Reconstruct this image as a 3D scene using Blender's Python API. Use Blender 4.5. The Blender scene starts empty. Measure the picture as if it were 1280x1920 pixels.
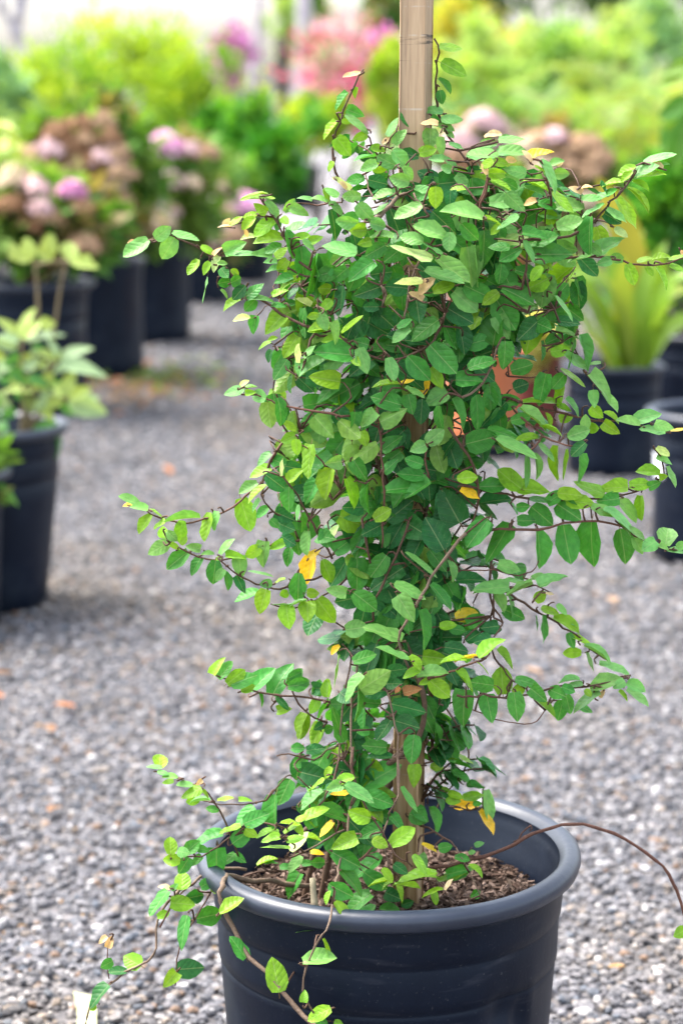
import bpy, math, random
import numpy as np
from mathutils import Vector, Matrix

rng = np.random.default_rng(7)
random.seed(7)
R = math.radians

# ------------------------------------------------------------------ camera, sky, sun, exposure
SC = bpy.context.scene
CAM_H, PITCH = 1.10, R(10.4)
cam_data = bpy.data.cameras.new('camera')
cam_data.sensor_fit = 'VERTICAL'
cam_data.sensor_height = 22.3
cam_data.sensor_width = 14.9
cam_data.lens = 50
cam_data.clip_start = 0.05
cam_data.clip_end = 2000
cam_data.dof.use_dof = True
cam_data.dof.focus_distance = 2.11
cam_data.dof.aperture_fstop = 3.3
cam = bpy.data.objects.new('camera', cam_data)
SC.collection.objects.link(cam)
cam.location = (0, 0, CAM_H)
cam.rotation_euler = (R(90) - PITCH, 0, 0)
SC.camera = cam

SUN_EL, SUN_AZ = R(60), R(-66)          # azimuth from +Y; negative is towards -X: the light comes from the left
world = bpy.data.worlds.new('World')
SC.world = world
world.use_nodes = True
wn = world.node_tree
wn.nodes.clear()
sky = wn.nodes.new('ShaderNodeTexSky')
sky.sky_type = 'NISHITA'
sky.sun_disc = False
sky.sun_elevation = SUN_EL
sky.sun_rotation = SUN_AZ
sky.air_density = 1.0
sky.dust_density = 4.0
sky.ozone_density = 1.0
hsv = wn.nodes.new('ShaderNodeHueSaturation')
hsv.inputs['Saturation'].default_value = 0.5      # bright cloud cover: the blue is washed out evenly
bg = wn.nodes.new('ShaderNodeBackground')
bg.inputs['Strength'].default_value = 0.15
wo = wn.nodes.new('ShaderNodeOutputWorld')
wn.links.new(sky.outputs[0], hsv.inputs['Color'])
wn.links.new(hsv.outputs[0], bg.inputs['Color'])
wn.links.new(bg.outputs[0], wo.inputs['Surface'])

sun_data = bpy.data.lights.new('sun', 'SUN')
sun_data.energy = 1.5
sun_data.angle = R(35)
sun_data.color = (1.0, 0.96, 0.9)
sun = bpy.data.objects.new('sun', sun_data)
SC.collection.objects.link(sun)
sd = Vector((math.sin(SUN_AZ) * math.cos(SUN_EL), math.cos(SUN_AZ) * math.cos(SUN_EL), math.sin(SUN_EL)))
sun.rotation_euler = (-sd).to_track_quat('-Z', 'Y').to_euler()
sun.location = (-3, 3, 8)

SC.view_settings.view_transform = 'Standard'
SC.view_settings.look = 'None'
SC.view_settings.exposure = 2.27
SC.view_settings.gamma = 1
SC.view_settings.use_curve_mapping = False
SC.cycles.use_denoising = True
SC.cycles.max_bounces = 8
SC.cycles.transparent_max_bounces = 8

# ------------------------------------------------------------------ helpers
FPX = 50 / 22.3 * 1920
CP, SP = math.cos(PITCH), math.sin(PITCH)
CR, CU, CF = Vector((1, 0, 0)), Vector((0, SP, CP)), Vector((0, CP, -SP))
EYE = Vector((0, 0, CAM_H))
Y0 = 2.17                                   # distance of the stake


def ray(px, py):
    return CF + CR * ((px - 640) / FPX) - CU * ((py - 960) / FPX)


def P(px, py, Y):
    d = ray(px, py)
    return EYE + d * (Y / d.y)


def G(px, py, z=0.0):
    d = ray(px, py)
    return EYE + d * ((z - CAM_H) / d.z)


def pxm(p):                                 # metres per photograph pixel at a point
    return (p - EYE).dot(CF) / FPX


def link(o, parent=None):
    SC.collection.objects.link(o)
    if parent is not None:
        o.parent = parent
    return o


def tag(o, label=None, cat=None, group=None, kind=None):
    if label: o['label'] = label
    if cat: o['category'] = cat
    if group: o['group'] = group
    if kind: o['kind'] = kind
    return o


def empty(name, loc):
    o = bpy.data.objects.new(name, None)
    o.empty_display_size = 0.05
    o.location = loc
    return link(o)


class MB:
    """collects vertices, faces, per-vertex colours; build() links them as one mesh object"""
    def __init__(s):
        s.v, s.f, s.c, s.uv = [], [], [], []

    def add(s, v, f, c=(1, 1, 1)):
        b = len(s.v)
        s.v += [tuple(p) for p in v]
        s.f += [tuple(i + b for i in q) for q in f]
        s.c += [tuple(c)] * len(v)

    def mesh(s, name, mat, smooth=True, origin=(0, 0, 0)):
        me = bpy.data.meshes.new(name)
        o = origin
        me.from_pydata([(p[0] - o[0], p[1] - o[1], p[2] - o[2]) for p in s.v], [], s.f)
        ca = me.color_attributes.new('tint', 'FLOAT_COLOR', 'POINT')
        ca.data.foreach_set('color', np.array([(c[0], c[1], c[2], 1) for c in s.c], dtype=np.float32).ravel())
        if smooth:
            me.polygons.foreach_set('use_smooth', [True] * len(me.polygons))
        me.materials.append(mat)
        me.update()
        return me

    def build(s, name, mat, parent=None, smooth=True, origin=None):
        """world-space vertices; a child's mesh is stored relative to its parent's location"""
        if origin is None:
            origin = tuple(parent.location) if parent is not None else (0, 0, 0)
        o = bpy.data.objects.new(name, s.mesh(name, mat, smooth, origin))
        link(o, parent)
        if parent is None:
            o.location = origin
        return o


def np_mesh(name, v, f, c, mat, smooth=True, uv=None):
    """big meshes from numpy arrays: v (n,3), f (m,3) triangles, c (n,3)"""
    me = bpy.data.meshes.new(name)
    n, m = len(v), len(f)
    me.vertices.add(n)
    me.vertices.foreach_set('co', np.ascontiguousarray(v, dtype=np.float32).ravel())
    me.loops.add(m * 3)
    me.loops.foreach_set('vertex_index', np.ascontiguousarray(f, dtype=np.int32).ravel())
    me.polygons.add(m)
    me.polygons.foreach_set('loop_start', np.arange(0, m * 3, 3, dtype=np.int32))
    me.polygons.foreach_set('loop_total', np.full(m, 3, dtype=np.int32))
    me.polygons.foreach_set('use_smooth', np.full(m, smooth, dtype=bool))
    ca = me.color_attributes.new('tint', 'FLOAT_COLOR', 'POINT')
    ca.data.foreach_set('color', np.concatenate([c, np.ones((n, 1))], 1).astype(np.float32).ravel())
    if uv is not None:
        ul = me.uv_layers.new(name='UVMap')
        ul.data.foreach_set('uv', uv[np.ascontiguousarray(f).ravel()].astype(np.float32).ravel())
    me.materials.append(mat)
    me.update(calc_edges=True)
    me.validate()
    return me


def catmull(pts, step):
    pts = [Vector(p) for p in pts]
    if len(pts) < 3:
        q = [pts[0].lerp(pts[1], t / 5) for t in range(6)]
        return q
    ext = [pts[0] * 2 - pts[1]] + pts + [pts[-1] * 2 - pts[-2]]
    out = []
    for i in range(1, len(ext) - 2):
        a, b, c, d = ext[i - 1:i + 3]
        n = max(2, int((c - b).length / step))
        for k in range(n):
            t = k / n
            out.append(0.5 * ((2 * b) + (c - a) * t + (2 * a - 5 * b + 4 * c - d) * t * t + (3 * b - a - 3 * c + d) * t ** 3))
    out.append(pts[-1])
    return out


def tube(mb, pts, r0, r1, sides=6, col=(1, 1, 1), knob=0.0, seed=0):
    rr = random.Random(seed)
    n = len(pts)
    ref = Vector((0.3, 0.2, 0.93)).normalized()
    V, F = [], []
    for i, p in enumerate(pts):
        t = (pts[min(i + 1, n - 1)] - pts[max(i - 1, 0)])
        if t.length < 1e-9:
            t = Vector((0, 0, 1))
        t.normalize()
        a = t.cross(ref)
        if a.length < 0.05:
            a = t.cross(Vector((1, 0, 0)))
        a.normalize()
        b = t.cross(a)
        k = i / max(1, n - 1)
        r = (r0 + (r1 - r0) * k) * (1 + knob * rr.uniform(-0.4, 1.0))
        for s in range(sides):
            w = 2 * math.pi * s / sides
            V.append(p + a * (r * math.cos(w)) + b * (r * math.sin(w)))
    for i in range(n - 1):
        for s in range(sides):
            s2 = (s + 1) % sides
            F.append((i * sides + s, i * sides + s2, (i + 1) * sides + s2, (i + 1) * sides + s))
    F.append(tuple(range(sides))[::-1])
    F.append(tuple((n - 1) * sides + s for s in range(sides)))
    mb.add(V, F, col)


def lathe(mb, prof, c, seg=64, col=(1, 1, 1), deform=None, closed=False):
    V, F = [], []
    n = len(prof)
    for s in range(seg):
        w = 2 * math.pi * s / seg
        for r, z in prof:
            if deform:
                r = r * deform(w, z)
            V.append((c[0] + r * math.cos(w), c[1] + r * math.sin(w), c[2] + z))
    for s in range(seg):
        s2 = (s + 1) % seg
        for i in range(n - 1):
            F.append((s * n + i, s2 * n + i, s2 * n + i + 1, s * n + i + 1))
    mb.add(V, F, col)


# ------------------------------------------------------------------ materials
def newmat(name):
    m = bpy.data.materials.new(name)
    m.use_nodes = True
    nt = m.node_tree
    for n in list(nt.nodes):
        nt.nodes.remove(n)
    out = nt.nodes.new('ShaderNodeOutputMaterial')
    bs = nt.nodes.new('ShaderNodeBsdfPrincipled')
    nt.links.new(bs.outputs[0], out.inputs['Surface'])
    return m, nt, bs, out


def N(nt, kind, **kw):
    n = nt.nodes.new('ShaderNode' + kind)
    for k, v in kw.items():
        setattr(n, k, v)
    return n


def noise(nt, scale, detail=3, rough=0.55, coord='Object'):
    tc = N(nt, 'TexCoord')
    no = N(nt, 'TexNoise')
    no.inputs['Scale'].default_value = scale
    no.inputs['Detail'].default_value = detail
    no.inputs['Roughness'].default_value = rough
    nt.links.new(tc.outputs[coord], no.inputs['Vector'])
    return no


def ramp(nt, src, stops):
    r = N(nt, 'ValToRGB')
    el = r.color_ramp.elements
    while len(el) < len(stops):
        el.new(0.5)
    for e, (p, c) in zip(el, stops):
        e.position = p
        e.color = (c[0], c[1], c[2], 1) if len(c) == 3 else c
    nt.links.new(src, r.inputs[0])
    return r


def mathn(nt, op, a, b=None, c=None):
    m = N(nt, 'Math', operation=op)
    for i, x in enumerate((a, b, c)):
        if x is None:
            continue
        if isinstance(x, (int, float)):
            m.inputs[i].default_value = x
        else:
            nt.links.new(x, m.inputs[i])
    return m.outputs[0]


def mixc(nt, fac, a, b, mode='MIX'):
    m = N(nt, 'Mix', data_type='RGBA', blend_type=mode)
    for sock, x in ((m.inputs[0], fac), (m.inputs[6], a), (m.inputs[7], b)):
        if isinstance(x, (int, float)):
            sock.default_value = x
        elif isinstance(x, tuple):
            sock.default_value = (x[0], x[1], x[2], 1)
        else:
            nt.links.new(x, sock)
    return m.outputs[2]


def bump(nt, bs, h, strength=0.3, dist=0.01):
    b = N(nt, 'Bump')
    b.inputs['Strength'].default_value = strength
    b.inputs['Distance'].default_value = dist
    nt.links.new(h, b.inputs['Height'])
    nt.links.new(b.outputs[0], bs.inputs['Normal'])


def tint_src(nt, per_object):
    if per_object:
        return N(nt, 'ObjectInfo').outputs['Color']
    a = N(nt, 'Attribute')
    a.attribute_name = 'tint'
    return a.outputs['Color']


def leaf_material(name, per_object, veins=True, transl=0.27, rough=0.42, spec=0.25):
    m, nt, bs, out = newmat(name)
    col = tint_src(nt, per_object)
    no = noise(nt, 160 if not per_object else 5, 4)
    if per_object:
        no.noise_dimensions = '4D'
        nt.links.new(mathn(nt, 'MULTIPLY', N(nt, 'ObjectInfo').outputs['Random'], 60.0), no.inputs['W'])
    v = ramp(nt, no.outputs['Fac'], [(0.28, (0.70, 0.74, 0.70)), (0.72, (1.25, 1.22, 1.15))])
    col = mixc(nt, 1.0, col, v.outputs[0], 'MULTIPLY')
    if veins:
        uv = N(nt, 'UVMap')
        sx = N(nt, 'SeparateXYZ')
        nt.links.new(uv.outputs[0], sx.inputs[0])
        au = mathn(nt, 'ABSOLUTE', mathn(nt, 'SUBTRACT', sx.outputs[0], 0.5))     # 0 at the midrib, 0.5 at the edge
        mid = mathn(nt, 'LESS_THAN', au, 0.020)
        # side veins leave the midrib at an angle
        ph = mathn(nt, 'SUBTRACT', sx.outputs[1], mathn(nt, 'MULTIPLY', au, 0.62))
        si = mathn(nt, 'ABSOLUTE', mathn(nt, 'SINE', mathn(nt, 'MULTIPLY', ph, 17.0)))
        lat = mathn(nt, 'LESS_THAN', si, 0.10)
        vein = mathn(nt, 'MAXIMUM', mathn(nt, 'MULTIPLY', mid, 0.55), mathn(nt, 'MULTIPLY', lat, 0.14))
        pale = mixc(nt, 0.5, col, (0.42, 0.50, 0.22))
        col = mixc(nt, vein, col, pale)
        pet = mathn(nt, 'LESS_THAN', sx.outputs[1], -0.01)
        col = mixc(nt, pet, col, (0.14, 0.085, 0.03))
        h = mathn(nt, 'ADD', mathn(nt, 'POWER', si, 0.5), mathn(nt, 'MULTIPLY', mid, -0.7))
        h = mathn(nt, 'ADD', h, mathn(nt, 'MULTIPLY', no.outputs['Fac'], 0.9))
        sp = noise(nt, 1400 if not per_object else 34, 2, 0.5)
        spot = ramp(nt, sp.outputs['Fac'], [(0.66, (0, 0, 0)), (0.72, (1, 1, 1))])
        col = mixc(nt, mathn(nt, 'MULTIPLY', spot.outputs[0], 0.35), col, (0.36, 0.36, 0.22))
        bump(nt, bs, h, 0.30, 0.0012)
    nt.links.new(col, bs.inputs['Base Color'])
    bs.inputs['Roughness'].default_value = rough
    bs.inputs['Specular IOR Level'].default_value = spec
    tr = N(nt, 'BsdfTranslucent')
    warm = mixc(nt, 1.0, col, (1.25, 1.15, 0.35), 'MULTIPLY')
    nt.links.new(warm, tr.inputs['Color'])
    mx = N(nt, 'MixShader')
    mx.inputs[0].default_value = transl
    nt.links.new(bs.outputs[0], mx.inputs[1])
    nt.links.new(tr.outputs[0], mx.inputs[2])
    nt.links.new(mx.outputs[0], out.inputs['Surface'])
    return m


M = {}
M['leaf'] = leaf_material('fig_leaf', True)
M['leaf_mass'] = leaf_material('fig_leaf_mass', False)
M['foliage'] = leaf_material('foliage', False, veins=False, transl=0.38, rough=0.55, spec=0.12)
M['blade'] = leaf_material('strap_leaf', True, veins=False, transl=0.3, rough=0.4)


def plastic():
    m, nt, bs, out = newmat('black_nursery_plastic')
    n1 = noise(nt, 5, 5, 0.65)
    n2 = noise(nt, 260, 2, 0.6)
    dust = ramp(nt, n1.outputs['Fac'], [(0.35, (0.0013, 0.0032, 0.0100)), (0.55, (0.0030, 0.0062, 0.0155)), (0.64, (0.010, 0.0145, 0.024)), (0.80, (0.030, 0.034, 0.038))])
    sp = ramp(nt, n2.outputs['Fac'], [(0.65, (0, 0, 0)), (0.80, (0.034, 0.033, 0.031))])
    c = mixc(nt, 1.0, dust.outputs[0], sp.outputs[0], 'ADD')
    tc = N(nt, 'TexCoord')
    mp = N(nt, 'Mapping')
    mp.inputs['Scale'].default_value = (14, 14, 90)
    mp.inputs['Rotation'].default_value = (0.5, 0.25, 0)
    nt.links.new(tc.outputs['Object'], mp.inputs[0])
    n3 = N(nt, 'TexNoise')
    n3.inputs['Scale'].default_value = 1.0
    n3.inputs['Detail'].default_value = 5
    nt.links.new(mp.outputs[0], n3.inputs['Vector'])
    sc_ = ramp(nt, n3.outputs['Fac'], [(0.62, (0, 0, 0)), (0.80, (0.020, 0.020, 0.022))])
    c = mixc(nt, 1.0, c, sc_.outputs[0], 'ADD')
    nt.links.new(c, bs.inputs['Base Color'])
    rr = ramp(nt, n1.outputs['Fac'], [(0.3, (0.36,) * 3), (0.75, (0.58,) * 3)])
    nt.links.new(rr.outputs[0], bs.inputs['Roughness'])
    bs.inputs['Specular IOR Level'].default_value = 0.20
    bs.inputs['Specular Tint'].default_value = (0.78, 0.90, 1.0, 1)
    bump(nt, bs, mathn(nt, 'ADD', n1.outputs['Fac'], mathn(nt, 'MULTIPLY', n2.outputs['Fac'], 0.12)), 0.25, 0.004)
    return m


def worn_sheen_rim():
    m, nt, bs, out = newmat('worn_sheen_plastic_rim')
    n1 = noise(nt, 9, 5, 0.65)
    c = ramp(nt, n1.outputs['Fac'], [(0.3, (0.009, 0.014, 0.027)), (0.6, (0.019, 0.027, 0.045)), (0.8, (0.050, 0.060, 0.080))])  # paler than the body: partly wear, partly sky reflection painted into the colour
    nt.links.new(c.outputs[0], bs.inputs['Base Color'])
    bs.inputs['Roughness'].default_value = 0.38
    n2 = noise(nt, 120, 3)
    bump(nt, bs, n2.outputs['Fac'], 0.12, 0.002)
    return m


def simple(name, stops, scale=20, rough=0.8, bscale=None, bstr=0.3, bdist=0.004, detail=4):
    m, nt, bs, out = newmat(name)
    n1 = noise(nt, scale, detail, 0.6)
    c = ramp(nt, n1.outputs['Fac'], stops)
    nt.links.new(c.outputs[0], bs.inputs['Base Color'])
    bs.inputs['Roughness'].default_value = rough
    if bscale:
        n2 = noise(nt, bscale, 4)
        bump(nt, bs, n2.outputs['Fac'], bstr, bdist)
    return m


def tinted(name, rough=0.8, scale=200, spec=0.4):
    m, nt, bs, out = newmat(name)
    col = tint_src(nt, False)
    no = noise(nt, scale, 3, 0.6)
    v = ramp(nt, no.outputs['Fac'], [(0.3, (0.72,) * 3), (0.7, (1.25,) * 3)])
    nt.links.new(mixc(nt, 1.0, col, v.outputs[0], 'MULTIPLY'), bs.inputs['Base Color'])
    bs.inputs['Roughness'].default_value = rough
    bs.inputs['Specular IOR Level'].default_value = spec
    bump(nt, bs, no.outputs['Fac'], 0.3, 0.002)
    return m


def wood():
    m, nt, bs, out = newmat('weathered_stake_wood')
    tc = N(nt, 'TexCoord')
    mp = N(nt, 'Mapping')
    mp.inputs['Scale'].default_value = (110, 110, 6)
    nt.links.new(tc.outputs['Object'], mp.inputs[0])
    no = N(nt, 'TexNoise')
    no.inputs['Scale'].default_value = 1.0
    no.inputs['Detail'].default_value = 6
    no.inputs['Roughness'].default_value = 0.65
    nt.links.new(mp.outputs[0], no.inputs['Vector'])
    grain = ramp(nt, no.outputs['Fac'], [(0.33, (0.11, 0.058, 0.025)), (0.45, (0.31, 0.195, 0.098)), (0.54, (0.39, 0.262, 0.140)), (0.66, (0.52, 0.38, 0.235))])
    # upper end bleached grey, sheltered lower end still golden
    sx = N(nt, 'SeparateXYZ')
    nt.links.new(tc.outputs['Object'], sx.inputs[0])
    up = N(nt, 'MapRange')
    up.inputs['From Min'].default_value = 0.45
    up.inputs['From Max'].default_value = 0.80
    nt.links.new(sx.outputs[2], up.inputs['Value'])
    col = mixc(nt, mathn(nt, 'MULTIPLY', up.outputs[0], 0.40), grain.outputs[0], (0.47, 0.37, 0.27))
    # joints of the stake's lengthwise strips: pale lines and grey smudges at uneven heights
    z = sx.outputs[2]
    lines = None
    for z0, wd, st in ((0.873, 0.0007, 0.8), (0.847, 0.0008, 0.8), (0.822, 0.0006, 0.6), (0.780, 0.0009, 0.9), (0.705, 0.0008, 0.5), (0.33, 0.0007, 0.5), (0.14, 0.0007, 0.4)):
        l = mathn(nt, 'MULTIPLY', mathn(nt, 'LESS_THAN', mathn(nt, 'ABSOLUTE', mathn(nt, 'SUBTRACT', z, z0)), wd), st)
        lines = l if lines is None else mathn(nt, 'MAXIMUM', lines, l)
    brk = noise(nt, 130, 2)
    brk = ramp(nt, brk.outputs['Fac'], [(0.38, (0, 0, 0)), (0.6, (1, 1, 1))])
    col = mixc(nt, mathn(nt, 'MULTIPLY', mathn(nt, 'MULTIPLY', lines, brk.outputs[0]), 0.6), col, (0.46, 0.41, 0.35))
    mp2 = N(nt, 'Mapping')
    mp2.inputs['Scale'].default_value = (26, 26, 190)
    nt.links.new(tc.outputs['Object'], mp2.inputs[0])
    n2 = N(nt, 'TexNoise')
    n2.inputs['Scale'].default_value = 1.0
    n2.inputs['Detail'].default_value = 4
    nt.links.new(mp2.outputs[0], n2.inputs['Vector'])
    sm = ramp(nt, n2.outputs['Fac'], [(0.52, (0, 0, 0)), (0.62, (1, 1, 1))])
    zone = mathn(nt, 'LESS_THAN', mathn(nt, 'ABSOLUTE', mathn(nt, 'SUBTRACT', z, 0.836)), 0.012)
    col = mixc(nt, mathn(nt, 'MULTIPLY', mathn(nt, 'MULTIPLY', sm.outputs[0], zone), 0.85), col, (0.08, 0.068, 0.055))
    nt.links.new(col, bs.inputs['Base Color'])
    bs.inputs['Roughness'].default_value = 0.9
    bs.inputs['Specular IOR Level'].default_value = 0.15
    bump(nt, bs, no.outputs['Fac'], 0.6, 0.002)
    return m


def gravel_ground():
    m, nt, bs, out = newmat('gravel_ground')
    tc = N(nt, 'TexCoord')
    vo = N(nt, 'TexVoronoi')
    vo.inputs['Scale'].default_value = 70
    nt.links.new(tc.outputs['Object'], vo.inputs['Vector'])
    bw = N(nt, 'SeparateColor')
    nt.links.new(vo.outputs['Color'], bw.inputs[0])
    c = ramp(nt, bw.outputs[0], [(0.0, (0.042, 0.040, 0.042)), (0.4, (0.082, 0.077, 0.079)), (0.75, (0.112, 0.103, 0.102)), (1.0, (0.17, 0.16, 0.16))])
    no = noise(nt, 1.3, 5, 0.65)
    pat = ramp(nt, no.outputs['Fac'], [(0.32, (0.74, 0.72, 0.70)), (0.62, (1.05, 1.04, 1.05))])
    nt.links.new(mixc(nt, 1.0, c.outputs[0], pat.outputs[0], 'MULTIPLY'), bs.inputs['Base Color'])
    bs.inputs['Roughness'].default_value = 0.85
    bump(nt, bs, vo.outputs['Distance'], 0.6, 0.008)
    return m


M['plastic'] = plastic()
M['rim'] = worn_sheen_rim()
M['wood'] = wood()
M['ground'] = gravel_ground()
M['stone'] = tinted('gravel_stone', 0.8, 260, 0.35)
M['chip'] = tinted('bark_chip', 0.9, 300, 0.2)
M['stem'] = tinted('vine_stem', 0.7, 420, 0.35)
M['petal'] = tinted('petal', 0.75, 60, 0.2)
M['soil'] = simple('potting_soil', [(0.3, (0.030, 0.020, 0.014)), (0.6, (0.075, 0.05, 0.035)), (0.8, (0.14, 0.10, 0.07))], 60, 0.95, 90, 0.8, 0.01)
M['concrete'] = simple('pale_concrete', [(0.3, (0.17, 0.16, 0.168)), (0.7, (0.22, 0.207, 0.213))], 0.8, 0.85, 40, 0.2, 0.004)
M['terracotta'] = simple('orange_terracotta', [(0.3, (0.46, 0.125, 0.045)), (0.7, (0.56, 0.18, 0.07))], 9, 0.6, 60, 0.15, 0.003)
M['glaze'] = simple('dark_red_glaze', [(0.3, (0.11, 0.022, 0.018)), (0.7, (0.19, 0.04, 0.03))], 9, 0.3)
M['bark'] = simple('grey_bark', [(0.3, (0.36, 0.33, 0.35)), (0.7, (0.50, 0.46, 0.48))], 6, 0.9, 30, 0.6, 0.02)
M['brownbark'] = simple('brown_bark', [(0.3, (0.20, 0.12, 0.08)), (0.7, (0.36, 0.24, 0.17))], 6, 0.9, 30, 0.6, 0.02)
M['darkbark'] = simple('dark_bark', [(0.3, (0.035, 0.03, 0.025)), (0.7, (0.09, 0.07, 0.055))], 6, 0.9, 30, 0.6, 0.02)
M['tie'] = simple('teal_tie', [(0.3, (0.01, 0.13, 0.11)), (0.7, (0.02, 0.20, 0.17))], 30, 0.5)
M['paper'] = simple('white_sticker', [(0.3, (0.72, 0.76, 0.80)), (0.7, (0.82, 0.84, 0.86))], 30, 0.6)
M['straw'] = simple('dry_straw', [(0.3, (0.26, 0.21, 0.12)), (0.7, (0.38, 0.32, 0.21))], 60, 0.8, 200, 0.3, 0.001)

# ------------------------------------------------------------------ the ground
gb = MB()
gb.add([(-300, -60, 0), (300, -60, 0), (300, 700, 0), (-300, 700, 0)], [(0, 1, 2, 3)])
tag(gb.build('ground', M['ground'], smooth=False), 'grey gravel ground of the nursery yard', kind='structure')

pb = MB()
edge_l = [(-0.75, 17.5), (-0.8, 19), (-0.9, 22), (-1.5, 34), (-2.0, 60)]
edge_r = [(0.85, 17.7), (0.9, 19), (1.0, 22), (1.5, 34), (2.5, 60)]
vs, fs = [], []
for (a, b), (c, d) in zip(edge_l, edge_r):
    vs += [(a, b, 0.02), (c, d, 0.02), (a, b, -0.02), (c, d, -0.02)]
for i in range(4):
    k = i * 4
    fs += [(k, k + 1, k + 5, k + 4), (k + 2, k, k + 4, k + 6), (k + 1, k + 3, k + 7, k + 5)]
fs.append((2, 3, 1, 0))
pb.add(vs, fs)
tag(pb.build('path', M['concrete'], smooth=False), 'pale concrete path running back between the plants', kind='structure')

# loose stones, real pieces: small and dense close by, coarser further off
phi = (1 + 5 ** 0.5) / 2
ICO_V = np.array([(-1, phi, 0), (1, phi, 0), (-1, -phi, 0), (1, -phi, 0), (0, -1, phi), (0, 1, phi), (0, -1, -phi), (0, 1, -phi),
                  (phi, 0, -1), (phi, 0, 1), (-phi, 0, -1), (-phi, 0, 1)]) / math.sqrt(1 + phi * phi)
ICO_F = np.array([(0, 11, 5), (0, 5, 1), (0, 1, 7), (0, 7, 10), (0, 10, 11), (1, 5, 9), (5, 11, 4), (11, 10, 2), (10, 7, 6), (7, 1, 8),
                  (3, 9, 4), (3, 4, 2), (3, 2, 6), (3, 6, 8), (3, 8, 9), (4, 9, 5), (2, 4, 11), (6, 2, 10), (8, 6, 7), (9, 8, 1)])
OCT_V = np.array([(1, 0, 0), (-1, 0, 0), (0, 1, 0), (0, -1, 0), (0, 0, 1), (0, 0, -1)], float)
OCT_F = np.array([(0, 2, 4), (2, 1, 4), (1, 3, 4), (3, 0, 4), (2, 0, 5), (1, 2, 5), (3, 1, 5), (0, 3, 5)])
STONE_COL = np.array([(0.092, 0.091, 0.099), (0.128, 0.124, 0.133), (0.163, 0.158, 0.164), (0.216, 0.208, 0.211), (0.188, 0.159, 0.136), (0.048, 0.049, 0.057), (0.367, 0.356, 0.352), (0.174, 0.116, 0.082), (0.096, 0.107, 0.127)])
STONE_W = np.array([0.22, 0.22, 0.19, 0.11, 0.08, 0.08, 0.025, 0.025, 0.05])


def stones(name, n, y0, y1, xw, r0, r1, BV, BF, label, zoff=0.25):
    y = rng.uniform(y0, y1, n)
    x = rng.uniform(-1, 1, n) * (xw[0] + (xw[1] - xw[0]) * (y - y0) / (y1 - y0))
    r = r0 + (r1 - r0) * rng.beta(1.6, 4.0, n)
    sc = np.stack([rng.uniform(0.8, 1.35, n), rng.uniform(0.65, 1.0, n), rng.uniform(0.45, 0.8, n)], 1) * r[:, None]
    v = BV[None] * rng.uniform(0.75, 1.22, (n, len(BV), 1)) * sc[:, None, :]
    a = rng.uniform(0, 6.283, n)
    t = rng.normal(0, 0.35, n)
    ct, st = np.cos(t)[:, None], np.sin(t)[:, None]
    v = np.stack([v[..., 0], v[..., 1] * ct - v[..., 2] * st, v[..., 1] * st + v[..., 2] * ct], -1)
    ca, sa = np.cos(a)[:, None], np.sin(a)[:, None]
    v = np.stack([v[..., 0] * ca - v[..., 1] * sa, v[..., 0] * sa + v[..., 1] * ca, v[..., 2]], -1)
    v += np.stack([x, y, sc[:, 2] * rng.uniform(zoff, 1.2, n)], 1)[:, None, :]
    c = STONE_COL[rng.choice(len(STONE_COL), n, p=STONE_W)] * rng.uniform(0.8, 1.2, (n, 1))
    # sandy and darker, damper patches with shapes of their own
    pn = np.sin(x * 3.1 + 1.7 * np.sin(y * 1.3)) * np.sin(y * 2.3 + 1.1 * np.sin(x * 2.2 + 0.6)) + 0.5 * np.sin(x * 7.7 + y * 5.1) * np.sin(y * 6.3 - x * 2.9)
    sand = np.clip(pn - 0.25, 0, 1)[:, None]
    damp = np.clip(-pn - 0.35, 0, 1)[:, None]
    c = c * (1 - 0.30 * damp) * (1 + sand * np.array([0.10, 0.0, -0.16]))
    c = np.repeat(c[:, None, :], len(BV), 1)
    f = BF[None] + (np.arange(n) * len(BV))[:, None, None]
    me = np_mesh(name, v.reshape(-1, 3), f.reshape(-1, 3), c.reshape(-1, 3), M['stone'], smooth=False)
    o = link(bpy.data.objects.new(name, me))
    tag(o, label, 'gravel', kind='stuff')
    return o


stones('gravel', 62000, 1.9, 4.4, (0.80, 1.1), 0.0030, 0.0118, ICO_V, ICO_F, 'loose grey gravel close around the big pot')
stones('gravel', 64000, 4.4, 9.0, (1.2, 2.1), 0.005, 0.0155, OCT_V, OCT_F, 'loose grey gravel further back along the pots')


stones('gravel', 42000, 9.0, 17.5, (2.1, 3.2), 0.009, 0.026, OCT_V, OCT_F, 'loose grey gravel far back towards the concrete path')


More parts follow.
